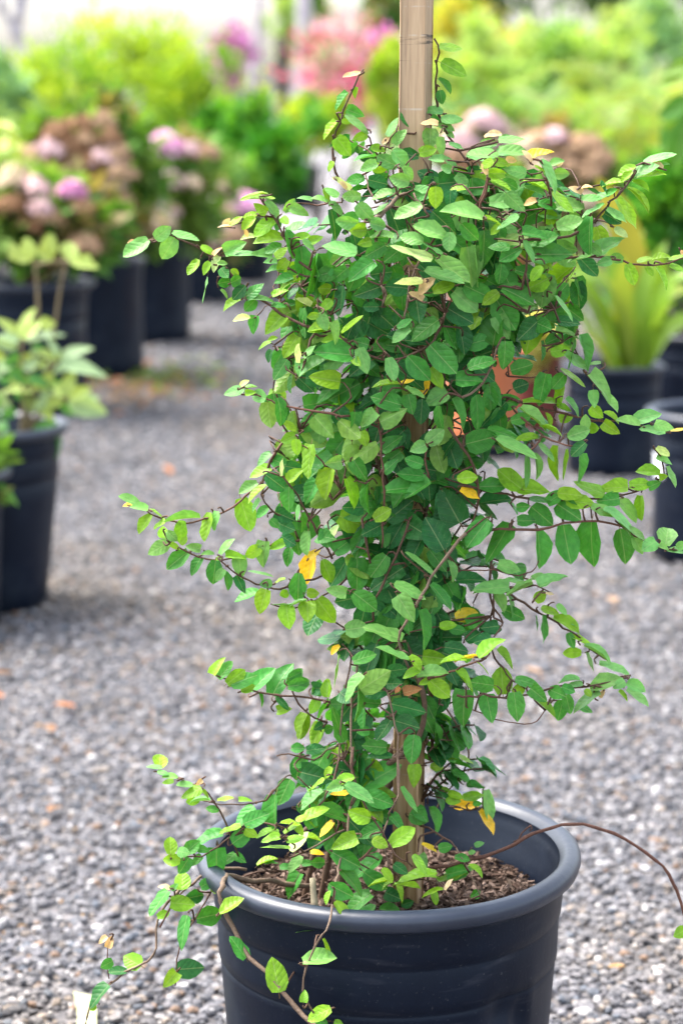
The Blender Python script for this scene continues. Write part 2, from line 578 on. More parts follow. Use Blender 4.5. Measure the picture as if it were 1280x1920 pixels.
# ------------------------------------------------------------------ pots
def make_pot(name, label, loc, r_rim, h, r_base, body='plastic', rim='rim', lip=0.022, soil=0.06, cat='plant pot', group=None, steps=True, seg=48, main=False):
    x, y, z = loc
    root = empty(name, (x, y, z))
    tag(root, label, cat, group)
    rb = r_rim - lip * 0.9
    def dfm(w, zz):
        k = 1 + 0.004 * math.sin(2 * w + 0.7) + 0.002 * math.sin(5 * w)
        if main:
            # knocked-in dent low on the front right, with a raised fold beside it
            w = (w + math.pi) % (2 * math.pi) - math.pi
            k -= 0.050 * math.exp(-((w + 0.88) / 0.11) ** 2 - ((zz - 0.247) / 0.017) ** 2)
            k -= 0.038 * math.exp(-((w + 0.72) / 0.070) ** 2 - ((zz - 0.232) / 0.020) ** 2)
            k += 0.010 * math.exp(-((w + 0.64) / 0.045) ** 2 - ((zz - 0.245) / 0.022) ** 2)
        return k
    top = h - lip
    n = 40 if main else 6
    prof = [(0.0, 0.004), (r_base * 0.94, 0.004), (r_base, 0.012)]
    for i in range(1, n + 1):
        zz = 0.012 + (top * 0.74 - 0.012) * i / n
        prof.append((r_base + (rb * 0.965 - r_base) * i / n, zz))
    if steps:
        prof += [(rb * 0.958, top * 0.744), (rb * 0.974, top * 0.752), (rb * 0.976, top * 0.78), (rb * 0.981, top * 0.872), (rb * 0.976, top * 0.877), (rb * 0.994, top * 0.887), (rb, top * 0.92), (rb, top)]
    else:
        prof += [(rb, top)]
    b = MB()
    lathe(b, prof, loc, seg, deform=dfm)
    # inner wall with its moulded rings, down to the soil
    ri = rb - 0.004
    inn = [(ri, top + lip * 0.6), (ri - 0.001, top + lip * 0.1), (ri - 0.005, top - lip * 0.15), (ri - 0.005, top - lip * 0.95), (ri - 0.009, top - lip * 1.15), (ri - 0.012, top - soil - 0.03)]
    lathe(b, inn[::-1], loc, seg, deform=dfm)
    b.build('body', M[body], root)
    rmb = MB()
    q = lip
    lp = [(ri, h - q * 0.45), (ri + q * 0.20, h - q * 0.12), (ri + q * 0.45, h), (ri + q * 0.80, h - q * 0.03), (r_rim - q * 0.06, h - q * 0.22), (r_rim, h - q * 0.5),
          (r_rim - q * 0.10, h - q * 0.85), (r_rim - q * 0.38, h - q * 1.06), (rb + 0.001, h - q * 1.05), (rb - 0.002, h - q * 0.9)]
    lathe(rmb, lp, loc, seg, deform=lambda w, zz: 1 + 0.004 * math.sin(2 * w + 0.7) + 0.002 * math.sin(5 * w))
    rmb.build('rim', M[rim], root)
    if not main:
        s = MB()
        rr = random.Random(sum(map(ord, label)))
        ring, V, F = 18, [(x, y, z + h - soil + 0.01)], []
        for j, k in enumerate((0.35, 0.7, 1.0)):
            for i in range(ring):
                w = 2 * math.pi * i / ring
                V.append((x + math.cos(w) * (ri - 0.008) * k, y + math.sin(w) * (ri - 0.008) * k, z + h - soil + rr.uniform(-0.006, 0.008)))
        F += [(0, 1 + i, 1 + (i + 1) % ring) for i in range(ring)]
        for j in range(2):
            F += [(1 + j * ring + i, 1 + (j + 1) * ring + i, 1 + (j + 1) * ring + (i + 1) % ring, 1 + j * ring + (i + 1) % ring) for i in range(ring)]
        s.add(V, F)
        s.build('soil', M['soil'], root)
    return root


POT_C = Vector((0.0462, 2.178, 0))
RIM_Z, SOIL_Z = 0.366, 0.303
main_pot = make_pot('nursery_pot', 'large dented black plastic pot holding the staked vine', POT_C, 0.19, RIM_Z, 0.148, lip=0.0195, main=True, seg=160, soil=0.075)
main_pot.scale = (1.0, 1.07, 1.0)          # the soft plastic is squeezed slightly oval

POTS = 'black nursery pots along the yard'


def pot_at(px_edge, side, py_base, r_rim, h, r_base, label, **kw):
    """stand a pot on the ground so that the outer edge of its rim falls on a column of the view"""
    Y = G(640, py_base).y
    e = P(px_edge, py_base, Y)
    c = (e.x - side * r_rim, Y, 0)
    return make_pot('nursery_pot', label, c, r_rim, h, r_base, group=POTS, **kw), Vector(c)


pot_near, c_near = pot_at(136, 1, 1133, 0.19, 0.40, 0.134, 'tapered black pot of the variegated shrub beside the gravel')
pot_edge, c_edge = pot_at(30, 1, 1178, 0.17, 0.34, 0.135, 'black pot cut off by the picture edge, in front of the variegated shrub')
pot_a, c_a = pot_at(183, 1, 770, 0.235, 0.46, 0.20, 'wide black pot nearest in the row of hydrangeas', lip=0.03)
pot_b, c_b = pot_at(277, 1, 704, 0.21, 0.46, 0.195, 'smooth grey-black pot second in the row of hydrangeas', lip=0.012, steps=False)
pot_c, c_c = pot_at(364, 1, 640, 0.21, 0.45, 0.195, 'black pot third in the row of hydrangeas', lip=0.012, steps=False)
pot_d, c_d = pot_at(436, 1, 566, 0.20, 0.42, 0.18, 'black pot fourth in the row of hydrangeas', lip=0.014)
pot_e, c_e = pot_at(512, 1, 527, 0.19, 0.36, 0.16, 'farthest black pot at the end of the hydrangea row', lip=0.014)
pot_f, c_f = pot_at(606, 1, 395, 0.30, 0.42, 0.25, 'dark pot under the deep green shrub by the concrete path', lip=0.02)
pot_r, c_r = pot_at(1202, -1, 1046, 0.19, 0.36, 0.165, 'black pot with a white sticker at the picture edge')
pot_br, c_br = pot_at(1050, -1, 885, 0.150, 0.32, 0.128, 'black pot holding the strap leaved yellow green plant', lip=0.014)
pot_g, c_g = pot_at(1205, -1, 818, 0.19, 0.34, 0.15, 'black pot under the glossy green shrub', lip=0.016)

# the sticker on the pot at the edge
stk = MB()
w0, w1 = R(193), R(207)
for_r = 0.1735
vs = []
for i in range(5):
    w = w0 + (w1 - w0) * i / 4
    for zz, rr in ((0.205, 0.1722), (0.265, 0.1742)):
        vs.append((c_r.x + math.cos(w) * rr * 1.016, c_r.y + math.sin(w) * rr * 1.016, zz))
stk.add(vs, [(2 * i, 2 * i + 2, 2 * i + 3, 2 * i + 1) for i in range(4)])
stk.build('sticker', M['paper'], pot_r)

o1 = G(903, 846)
make_pot('clay_pot', 'orange terracotta pot standing on a dark saucer behind the vine', (o1.x, o1.y, 0.03), 0.145, 0.30, 0.108, 'terracotta', 'terracotta', 0.03, 0.05, steps=False)
o3 = G(905, 690)
make_pot('clay_pot', 'taller orange clay pot further back behind the vine', (o3.x, o3.y, 0), 0.17, 0.46, 0.12, 'terracotta', 'terracotta', 0.03, 0.05, steps=False)
o2 = G(1010, 812)
make_pot('glazed_pot', 'dark red glazed pot next to the terracotta pot', (o2.x, o2.y + 0.1, 0), 0.10, 0.30, 0.075, 'glaze', 'glaze', 0.018, 0.05, steps=False)
sa = MB()
lathe(sa, [(0, 0.004), (0.13, 0.004), (0.165, 0.034), (0.17, 0.036), (0.172, 0.030), (0.14, 0.0), (0, 0.0)], (o1.x, o1.y, 0.001), 40)
so = sa.build('saucer', M['plastic'], origin=(o1.x, o1.y, 0))
tag(so, 'flat dark saucer under the orange terracotta pot', 'saucer')

# ------------------------------------------------------------------ leaf clouds for the plants behind
LT_V = np.array([(0, 0, 0), (-0.5, 0.42, 0.10), (0.5, 0.42, 0.10), (0, 1, -0.12), (0, 0.42, 0)], float)
LT_F = np.array([(0, 4, 1), (0, 2, 4), (4, 3, 1), (4, 2, 3)])


def orient(d, nrm):
    d = d / np.linalg.norm(d, axis=1, keepdims=True)
    x = np.cross(d, nrm)
    x /= np.linalg.norm(x, axis=1, keepdims=True) + 1e-9
    z = np.cross(x, d)
    return np.stack([x, d, z], 2)            # columns


def leaf_cloud(n, centre, radii, ll, aspect, palette, clumps=40, spread=0.30, up=0.5, seed=1, fill=0.45):
    g = np.random.default_rng(seed)
    u = g.normal(size=(clumps, 3))
    u /= np.linalg.norm(u, axis=1, keepdims=True)
    rad = g.uniform(fill, 1.0, (clumps, 1)) ** 0.6
    lump = 1 + 0.22 * np.sin(u[:, :1] * 5 + seed) * np.cos(u[:, 2:] * 4 + seed * 2)
    cc = u * rad * lump
    k = g.integers(0, clumps, n)
    p = cc[k] + g.normal(size=(n, 3)) * spread * 0.5
    out = p / (np.linalg.norm(p, axis=1, keepdims=True) + 1e-6)
    p = p * np.array(radii) + np.array(centre)
    p[:, 2] = np.maximum(p[:, 2], 0.03)
    d = out * 0.8 + g.normal(size=(n, 3)) * 0.55 + np.array([0, 0, up])
    nr = out * 0.5 + np.array([0, 0, 0.9]) + g.normal(size=(n, 3)) * 0.35
    Rm = orient(d, nr)
    s = ll * g.uniform(0.55, 1.15, (n, 1))
    lv = LT_V[None] * np.stack([s * aspect, s, s], 2)
    v = np.einsum('nij,nkj->nki', Rm, lv) + p[:, None, :]
    pal = np.array(palette)
    ck = pal[g.integers(0, len(pal), clumps)][k] * g.uniform(0.75, 1.25, (n, 1))
    c = np.repeat(ck[:, None, :], len(LT_V), 1)
    f = LT_F[None] + (np.arange(n) * len(LT_V))[:, None, None]
    return v.reshape(-1, 3), f.reshape(-1, 3), c.reshape(-1, 3), cc * np.array(radii) + np.array(centre)


def np_child(name, v, f, c, mat, root):
    v = v - np.array(root.location)
    return link(bpy.data.objects.new(name, np_mesh(name, v, f, c, mat, True)), root)


YG = [(0.325, 0.464, 0.04), (0.255, 0.418, 0.04), (0.418, 0.534, 0.058), (0.163, 0.325, 0.035)]
LG = [(0.3, 0.48, 0.135), (0.39, 0.555, 0.165), (0.21, 0.39, 0.105), (0.45, 0.57, 0.24)]
DG = [(0.051, 0.232, 0.029), (0.08, 0.304, 0.036), (0.036, 0.16, 0.029), (0.131, 0.362, 0.043)]
MG = [(0.084, 0.224, 0.042), (0.126, 0.28, 0.049), (0.182, 0.336, 0.07), (0.168, 0.196, 0.07)]
BG = [(0.18, 0.36, 0.195), (0.255, 0.45, 0.255), (0.15, 0.3, 0.135), (0.33, 0.495, 0.255)]
YL = [(0.48, 0.48, 0.10), (0.38, 0.46, 0.10), (0.55, 0.50, 0.10), (0.28, 0.42, 0.08)]
PK = [(0.72, 0.12, 0.20), (0.76, 0.24, 0.32), (0.74, 0.40, 0.42), (0.35, 0.42, 0.20), (0.64, 0.09, 0.20), (0.72, 0.16, 0.24)]
MA = [(0.66, 0.18, 0.50), (0.72, 0.28, 0.58), (0.58, 0.14, 0.42), (0.72, 0.42, 0.60)]


def shrub(name, label, cat, px, py, Y, rpx, n, ll, palette, base=None, aspect=0.45, stems=6, seed=1, group=None, mat='foliage', bark='darkbark', clumps=40, depth=None, spread=0.30):
    c = P(px, py, Y)
    k = pxm(c)
    rx, rz = rpx[0] * k, rpx[1] * k
    ry = depth or rx
    b = Vector(base) if base is not None else Vector((c.x, Y, 0))
    root = empty(name, b)
    tag(root, label, cat, group)
    v, f, col, cc = leaf_cloud(n, c, (rx, ry, rz), ll, aspect, palette, clumps, spread=spread, seed=seed)
    np_child('crown', v, f, col, M[mat], root)
    sb = MB()
    g = random.Random(seed)
    for i in range(stems):
        t = Vector(cc[g.randrange(len(cc))])
        m1 = b.lerp(t, 0.5) + Vector((g.uniform(-.05, .05), g.uniform(-.05, .05), 0.08))
        st = b + Vector((g.uniform(-.03, .03), g.uniform(-.03, .03), -0.02))
        tube(sb, catmull([st, m1, t], 0.15), 0.011 + rz * 0.008, 0.004, 5)
    sb.build('stem', M[bark], root)
    return root


HEDGE = 'shrubs standing behind the potted plants'
shrub('shrub', 'yellow green shrub behind the brown hydrangea heads', 'shrub', 95, 260, 14.2, (150, 165), 5200, 0.075, YG, seed=3, group=HEDGE)
shrub('shrub', 'tallest feathery yellow green shrub under the white sky', 'shrub', 240, 235, 15.0, (150, 180), 5600, 0.085, YG, seed=4, group=HEDGE)
shrub('shrub', 'yellow green shrub sloping down towards the pink spire', 'shrub', 385, 245, 14.4, (115, 140), 4200, 0.075, YG, seed=5, group=HEDGE)
shrub('shrub', 'bluish green shrub at the picture edge behind the spiky plant', 'shrub', -15, 250, 12.5, (80, 150), 2500, 0.08, BG, seed=6, group=HEDGE)
shrub('shrub', 'deep green bushy shrub beside the concrete path', 'shrub', 505, 285, 12.6, (85, 92), 3600, 0.075, DG, base=(c_f.x, c_f.y, 0.36), seed=7, group=HEDGE)
shrub('shrub', 'low deep green shrub between the hydrangeas and the path', 'shrub', 415, 290, 13.0, (75, 80), 2600, 0.07, DG, seed=8, group=HEDGE)
shrub('shrub', 'pale yellow flowering shrub behind the wooden stake', 'shrub', 855, 95, 18.0, (75, 95), 3000, 0.09, YL, seed=9, group=HEDGE)
shrub('shrub', 'light green shrub behind the palms, next to the stake', 'shrub', 900, 200, 15.5, (90, 130), 3200, 0.09, LG, seed=10, group=HEDGE)
shrub('shrub', 'light green shrub behind the fan of palm fronds', 'shrub', 1060, 160, 17.5, (130, 120), 4200, 0.10, LG, seed=11, group=HEDGE)
shrub('shrub', 'blue green shrub at the far right edge under the trees', 'shrub', 1230, 150, 18.5, (110, 130), 3600, 0.10, BG, seed=12, group=HEDGE)
shrub('shrub', 'yellow green low shrub at the end of the path', 'shrub', 590, 235, 19.0, (60, 50), 1600, 0.10, YG, seed=13, group=HEDGE)
shrub('shrub', 'small light green shrub right behind the stake', 'shrub', 735, 175, 17.0, (50, 80), 1500, 0.08, YG, seed=14, group=HEDGE)
shrub('shrub', 'glossy green shrub in the pot behind the strap leaved plant', 'shrub', 1262, 470, 7.6, (82, 190), 3600, 0.075, DG, base=(c_g.x, c_g.y, 0.28), seed=15, group=HEDGE, aspect=0.5, clumps=55)
shrub('shrub', 'pale yellow green plant in the dark red glazed pot', 'plant', 985, 640, 7.4, (46, 42), 420, 0.06, [(0.42, 0.42, 0.12), (0.5, 0.48, 0.2)], base=(o2.x, o2.y + 0.1, 0.25), seed=16)
shrub('shrub', 'green leaves growing from the taller orange clay pot', 'plant', 905, 470, o3.y, (80, 70), 900, 0.08, MG, base=(o3.x, o3.y, 0.41), seed=46)
shrub('shrub', 'small dark leaved plant in the farthest pot of the row', 'plant', c_e.x / c_e.y * FPX + 640, 420, c_e.y, (55, 45), 700, 0.06, MG, base=(c_e.x, c_e.y, 0.30), seed=18)
shrub('shrub', 'sparse plant in the pot cut off by the picture edge', 'plant', -70, 870, c_edge.y, (70, 90), 240, 0.08, MG, base=(c_edge.x, c_edge.y, 0.28), seed=19)

BOUG = 'bougainvilleas far down the path'
shrub('bougainvillea', 'red pink bougainvillea in bloom at the end of the path', 'shrub', 645, 135, 21.0, (78, 88), 1100, 0.12, PK, spread=0.5, seed=20, group=BOUG, mat='petal')
shrub('bougainvillea', 'magenta bougainvillea partly hidden by the wooden stake', 'shrub', 720, 105, 22.0, (48, 42), 1500, 0.10, MA, seed=21, group=BOUG, mat='petal')
shrub('bougainvillea', 'pale magenta bougainvillea spire above the yellow green shrub', 'shrub', 432, 105, 20.0, (30, 52), 900, 0.09, MA, seed=22, group=BOUG, mat='petal')


def tree(label, px, py, Y, rpx, n, ll, palette, trunk_px, tr, bark, seed, cat='tree', group='trees at the far end of the yard', lean=0, crown=True):
    c = P(px, py, Y)
    k = pxm(c)
    b = P(trunk_px, 170, Y)
    b.z = 0
    root = empty('tree', b)
    tag(root, label, cat, group)
    t = MB()
    g = random.Random(seed)
    top = Vector((c.x, Y, c.z)) if crown else P(trunk_px + lean, -120, Y)
    mid = b.lerp(top, 0.5) + Vector((g.uniform(-.06, .06), 0, 0))
    tube(t, catmull([b, mid, top], 0.25), tr, tr * 0.75, 10, knob=0.06, seed=seed)
    if crown:
        for i in range(6):
            a = g.uniform(0, 6.28)
            e = top + Vector((math.cos(a) * rpx[0] * k * 0.7, math.sin(a) * rpx[0] * k * 0.7, g.uniform(-0.2, 0.6) * rpx[1] * k))
            tube(t, catmull([mid.lerp(top, 0.5), mid.lerp(e, 0.7) + Vector((0, 0, 0.1)), e], 0.3), tr * 0.4, tr * 0.12, 6)
    t.build('trunk', M[bark], root)
    if crown:
        v, f, col, cc = leaf_cloud(n, c, (rpx[0] * k, rpx[0] * k, rpx[1] * k), ll, 0.5, palette, 60, spread=0.22, seed=seed)
        np_child('crown', v, f, col, M['foliage'], root)
    return root


tree('leafy tree with a brown trunk behind the yellow shrub', 900, -130, 27, (190, 175), 3400, 0.18, [(0.05, 0.12, 0.04), (0.08, 0.17, 0.05), (0.15, 0.24, 0.07)], 985, 0.11, 'brownbark', 30)
tree('wide tree with sky gaps above the palms', 1190, -95, 29, (200, 150), 3000, 0.20, [(0.06, 0.13, 0.05), (0.10, 0.19, 0.08), (0.17, 0.26, 0.12)], 1052, 0.16, 'brownbark', 31)
tree('round green tree behind the thick pale trunk', 560, 40, 33, (52, 72), 1600, 0.16, LG, 560, 0.06, 'bark', 32)
tree('small green tree behind the wooden stake', 735, 25, 33, (50, 62), 1300, 0.16, MG, 735, 0.10, 'darkbark', 33)
tree('thin pale leaning trunk against the white sky', 480, 0, 22, (1, 1), 1, 0.1, MG, 455, 0.050, 'bark', 34, lean=40, crown=False)
tree('thick pale upright trunk at the end of the path', 567, 0, 24, (1, 1), 1, 0.1, MG, 566, 0.095, 'bark', 35, lean=4, crown=False)
# short dark post between the two pale trunks
dk = MB()
d0, d1 = P(528, 260, 23.0), P(526, 68, 23.0)
d0.z = 0
tube(dk, catmull([d0, d0.lerp(d1, 0.5) + Vector((0.01, 0, 0)), d1], 0.2), 0.07, 0.055, 9, knob=0.15, seed=3)
do = dk.build('wooden_post', M['darkbark'], origin=tuple(d0))
tag(do, 'short dark weathered post between the two pale trunks', 'post')
# bare grey tree at the top left corner
bt = P(34, 200, 20.0)
bt.z = 0
root = empty('bare_tree', bt)
tag(root, 'bare grey tree at the top corner beyond the shrubs', 'tree')
t = MB()
for a, b in (((34, 200), (32, -60)), ((33, 70), (5, 20)), ((33, 40), (52, -30)), ((5, 20), (-6, -40))):
    p, q = P(a[0], a[1], 20.0), P(b[0], b[1], 20.0)
    if a[1] == 200: p.z = 0
    tube(t, catmull([p, p.lerp(q, 0.5) + Vector((0.01, 0.02, 0)), q], 0.2), 0.045, 0.03, 7, knob=0.1)
t.build('trunk', M['bark'], root)


# ------------------------------------------------------------------ hydrangeas
def flower_head(name, p, r, col, root, seed):
    g = np.random.default_rng(seed)
    n = 90
    u = g.normal(size=(n, 3))
    u[:, 2] = np.abs(u[:, 2]) * 0.9 - 0.25 * np.abs(u[:, 0])
    u /= np.linalg.norm(u, axis=1, keepdims=True)
    pos = u * r * g.uniform(0.72, 1.0, (n, 1)) * np.array([1, 1, 0.82])
    t = np.cross(u, g.normal(size=(n, 3)))
    Rm = orient(t, u)
    s = r * g.uniform(0.4, 0.65, (n, 1))
    lv = (LT_V[None] - np.array([0, 0.5, 0])) * np.stack([s * 0.9, s, s], 2)
    v = np.einsum('nij,nkj->nki', Rm, lv) + pos[:, None, :] + np.array(p) - np.array(root.location)
    c = np.repeat((np.array(col)[None] * g.uniform(0.75, 1.2, (n, 1)))[:, None, :], 5, 1)
    f = LT_F[None] + (np.arange(n) * 5)[:, None, None]
    return link(bpy.data.objects.new(name, np_mesh(name, v.reshape(-1, 3), f.reshape(-1, 3), c.reshape(-1, 3), M['petal'])), root)


TAN, BRN, CRM, PINK, MAG, PAL = (0.46, 0.29, 0.17), (0.31, 0.165, 0.085), (0.62, 0.48, 0.32), (0.76, 0.34, 0.58), (0.60, 0.24, 0.43), (0.64, 0.42, 0.42)


def hydrangea(label, px, py, Y, rpx, n, base, heads, seed, r=0.065, palette=[(0.10, 0.24, 0.05), (0.15, 0.29, 0.06), (0.24, 0.20, 0.10), (0.20, 0.32, 0.08)]):
    root = shrub('hydrangea', label, 'hydrangea', px, py, Y, rpx, n, 0.10, palette, base=base, aspect=0.62, stems=9, seed=seed, group='hydrangeas with fading flower heads', bark='brownbark')
    gh = random.Random(seed)
    heads = heads + [(px + gh.uniform(-0.8, 0.8) * rpx[0], py + gh.uniform(-0.35, 0.75) * rpx[1], gh.choice((TAN, PAL, CRM, BRN))) for _ in range(7)]
    for i, (x, y, col) in enumerate(heads):
        flower_head('flower_head', P(x, y, Y - rpx[0] * pxm(P(px, py, Y)) * random.uniform(0.85, 1.15)), r * random.uniform(0.95, 1.25) * (1.25 if col == PINK else 1), col, root, seed * 50 + i)
    return root


hydrangea('hydrangea in the nearest pot of the row, pale pink heads', 70, 410, c_a.y, (130, 75), 1500, (c_a.x, c_a.y, 0.40),
          [(62, 350, PAL), (72, 362, PAL), (20, 345, CRM), (136, 362, MAG), (28, 330, CRM), (5, 400, TAN), (95, 410, TAN), (150, 395, TAN)], 23, 0.05)
hydrangea('hydrangea with a dense mass of dead brown heads', 165, 330, c_b.y, (125, 125), 1500, (c_b.x, c_b.y, 0.40),
          [(105, 255, BRN), (150, 238, BRN), (190, 232, TAN), (128, 278, BRN), (165, 268, TAN), (200, 262, BRN), (98, 285, PAL), (140, 300, TAN), (180, 300, BRN), (215, 292, TAN),
           (88, 318, BRN), (120, 330, TAN), (160, 335, BRN), (200, 330, BRN), (150, 365, TAN), (190, 368, BRN), (60, 300, TAN), (215, 380, TAN), (175, 400, BRN)], 24, 0.066)
hydrangea('hydrangea with round cream and bright pink heads', 300, 365, c_c.y, (105, 105), 1700, (c_c.x, c_c.y, 0.39),
          [(240, 258, CRM), (303, 272, PINK), (310, 284, PINK), (352, 286, PAL), (242, 322, PAL), (250, 340, PAL), (288, 318, TAN), (312, 345, PAL), (235, 355, CRM), (262, 360, CRM), (310, 398, PAL), (280, 345, TAN), (385, 290, TAN)], 25, 0.062)
hydrangea('hydrangea with cream heads above the fourth pot', 395, 405, c_d.y, (85, 85), 1300, (c_d.x, c_d.y, 0.36),
          [(378, 342, CRM), (362, 335, CRM), (402, 350, CRM), (395, 375, PAL), (462, 388, PINK), (478, 392, PAL), (420, 400, CRM), (360, 395, TAN)], 26, 0.075)
hydrangea('hydrangea with tan and pink heads behind the vine', 1065, 345, 9.6, (95, 95), 1400, None,
          [(1012, 268, TAN), (1040, 262, PAL), (1070, 285, TAN), (1098, 275, TAN), (1120, 300, TAN), (1000, 295, CRM), (1040, 300, TAN), (1075, 315, TAN), (985, 275, CRM), (1110, 325, TAN)], 27, 0.062)
hydrangea('small hydrangea with one pale pink head far behind the vine', 905, 285, 12.4, (75, 75), 1100, None,
          [(905, 232, PAL), (925, 238, PAL), (885, 245, CRM), (945, 262, CRM)], 28, 0.085)


# ------------------------------------------------------------------ strap leaves, palms
def blade(mb, pts, wmax, fold=0.25, taper=0.75, col=(1, 1, 1), steps=10, up=Vector((0, -0.5, 0.85))):
    path = catmull(pts, max(0.01, (Vector(pts[0]) - Vector(pts[-1])).length / steps))
    n = len(path)
    V, F = [], []
    for i, p in enumerate(path):
        t = (path[min(i + 1, n - 1)] - path[max(i - 1, 0)]).normalized()
        s = t.cross(up)
        if s.length < 0.1: s = t.cross(Vector((1, 0, 0)))
        s.normalize()
        nn = s.cross(t)
        k = i / (n - 1)
        w = wmax * 0.5 * (0.55 + 0.45 * math.sin(min(1, k * 1.6) * math.pi / 2)) * (1 - max(0, (k - taper) / (1 - taper)) ** 1.6)
        V += [p - s * w + nn * w * fold, p, p + s * w + nn * w * fold]
    for i in range(n - 1):
        F += [(3 * i, 3 * i + 1, 3 * i + 4, 3 * i + 3), (3 * i + 1, 3 * i + 2, 3 * i + 5, 3 * i + 4)]
    mb.add(V, F, col)


def strap_plant(name, label, base, blades, Y, cat='plant'):
    root = empty(name, base)
    tag(root, label, cat)
    for pts, w, col, dy in blades:
        m = MB()
        n = len(pts)
        blade(m, [P(x, y, Y + dy * i / (n - 1)) for i, (x, y) in enumerate(pts)], w * Y / FPX, col=col)
        o = m.build('leaf', M['blade'], root)
        o.color = (*col, 1)
    return root


c1, c2, c3, c4 = (0.17, 0.30, 0.030), (0.29, 0.37, 0.055), (0.27, 0.40, 0.18), (0.27, 0.25, 0.02)
strap_plant('bromeliad', 'strap leaved yellow green bromeliad in the black pot', (c_br.x, c_br.y, 0.27), [
    ([(1146, 690), (1085, 590), (1030, 525)], 34, c3, -0.1), ([(1165, 690), (1150, 620), (1070, 535), (1010, 500)], 46, c1, -0.15),
    ([(1180, 690), (1175, 590), (1150, 500), (1120, 430)], 44, c1, 0.0), ([(1205, 690), (1215, 590), (1265, 545), (1300, 545)], 34, c2, 0.1),
    ([(1190, 690), (1195, 560), (1165, 430), (1118, 330)], 66, c4, 0.2), ([(1215, 690), (1235, 600), (1268, 560)], 34, c1, -0.2),
    ([(1140, 690), (1115, 640), (1085, 620)], 26, c2, -0.2), ([(1195, 690), (1200, 590), (1220, 510), (1250, 450)], 40, c1, 0.1),
    ([(1160, 690), (1120, 580), (1060, 490), (1035, 440)], 42, c1, 0.15), ([(1185, 690), (1190, 600), (1185, 500), (1205, 430)], 40, c2, 0.2),
    ([(1175, 690), (1150, 570), (1110, 500), (1075, 480)], 34, c2, -0.1), ([(1210, 690), (1225, 620), (1240, 520), (1230, 460)], 36, c1, -0.05),
    ([(1185, 692), (1175, 640), (1165, 560), (1170, 480)], 38, c2, -0.1), ([(1170, 692), (1140, 640), (1100, 560), (1060, 510)], 36, c3, -0.18), ([(1200, 692), (1222, 600), (1275, 520), (1320, 530)], 44, c1, -0.15),
    ([(1205, 692), (1240, 630), (1290, 600), (1330, 630)], 40, c1, 0.1), ([(1180, 692), (1160, 590), (1105, 520), (1040, 520)], 48, c1, -0.2)], c_br.y, 'bromeliad')
e0 = P(-30, 300, 7.4)
spiky = [(0.34, 0.44, 0.05), (0.28, 0.42, 0.06), (0.40, 0.48, 0.10)]
gs = random.Random(5)
strap_plant('spiky_plant', 'spiky bright green plant at the edge above the nearest hydrangea', (e0.x, 7.4, 0), [
    ([(-40, 460), (-35, 330), (-10 + gs.uniform(-60, 40), 255 + gs.uniform(-30, 30)), (x, y)], 17, spiky[i % 3], gs.uniform(-0.2, 0.2))
    for i, (x, y) in enumerate([(62, 292), (48, 268), (30, 225), (15, 205), (-5, 195), (-40, 190), (-80, 210), (58, 310), (40, 250), (20, 300), (10, 330), (35, 330)])], 7.4)


def palm(label, px, Y, nf, length, rise, col, seed):
    b = P(px, 300, Y)
    b.z = 0
    root = empty('palm', b)
    tag(root, label, 'palm', 'palms behind the vine')
    g = random.Random(seed)
    tr = MB()
    tube(tr, catmull([b, b + Vector((0.01, 0, rise * 0.5)), b + Vector((0, 0, rise))], 0.1), 0.10, 0.07, 9, knob=0.2, seed=seed)
    tr.build('trunk', M['brownbark'], root)
    for i in range(nf):
        a = 2 * math.pi * i / nf + g.uniform(-.2, .2)
        el = g.uniform(0.35, 1.25)
        L = length * g.uniform(0.8, 1.1)
        d = Vector((math.cos(a), math.sin(a), 0))
        p0 = b + Vector((0, 0, rise))
        pts = [p0, p0 + d * L * 0.4 * math.cos(el) + Vector((0, 0, L * 0.5 * math.sin(el))), p0 + d * L * 0.8 * math.cos(el) + Vector((0, 0, L * 0.72 * math.sin(el))), p0 + d * L * (0.35 + 0.75 * math.cos(el)) + Vector((0, 0, L * (0.75 * math.sin(el) - 0.12)))]
        path = catmull(pts, L / 26)
        m = MB()
        tube(m, path, 0.010, 0.003, 4, (0.25, 0.32, 0.09))
        n = len(path)
        for j in range(3, n):
            t = (path[j] - path[j - 1]).normalized()
            s = t.cross(Vector((0, 0, 1)))
            if s.length < 0.05: continue
            s.normalize()
            ll = 0.26 * math.sin(math.pi * (0.12 + 0.83 * j / n)) * length
            for sg in (-1, 1):
                e = path[j] + (s * sg * 0.8 + t * 0.75 + Vector((0, 0, g.uniform(-0.25, 0.15)))) * ll
                w = t * 0.016
                q = path[j].lerp(e, 0.5) + Vector((0, 0, 0.02))
                m.add([path[j] - w * 0.5, q - w, e, q + w, path[j] + w * 0.5], [(0, 1, 3, 4), (1, 2, 3)], tuple(x * g.uniform(0.8, 1.2) for x in col))
        m.build('frond', M['foliage'], root)
    return root


palm('pale green palm with arching fronds behind the hydrangea', 1045, 13.0, 16, 1.0, 0.45, (0.22, 0.33, 0.10), 1)
palm('blue green palm between the stake and the larger palm', 905, 14.0, 14, 0.85, 0.40, (0.15, 0.28, 0.13), 2)
palm('yellow green palm at the far right below the wide tree', 1195, 14.5, 16, 1.05, 0.5, (0.27, 0.38, 0.10), 3)

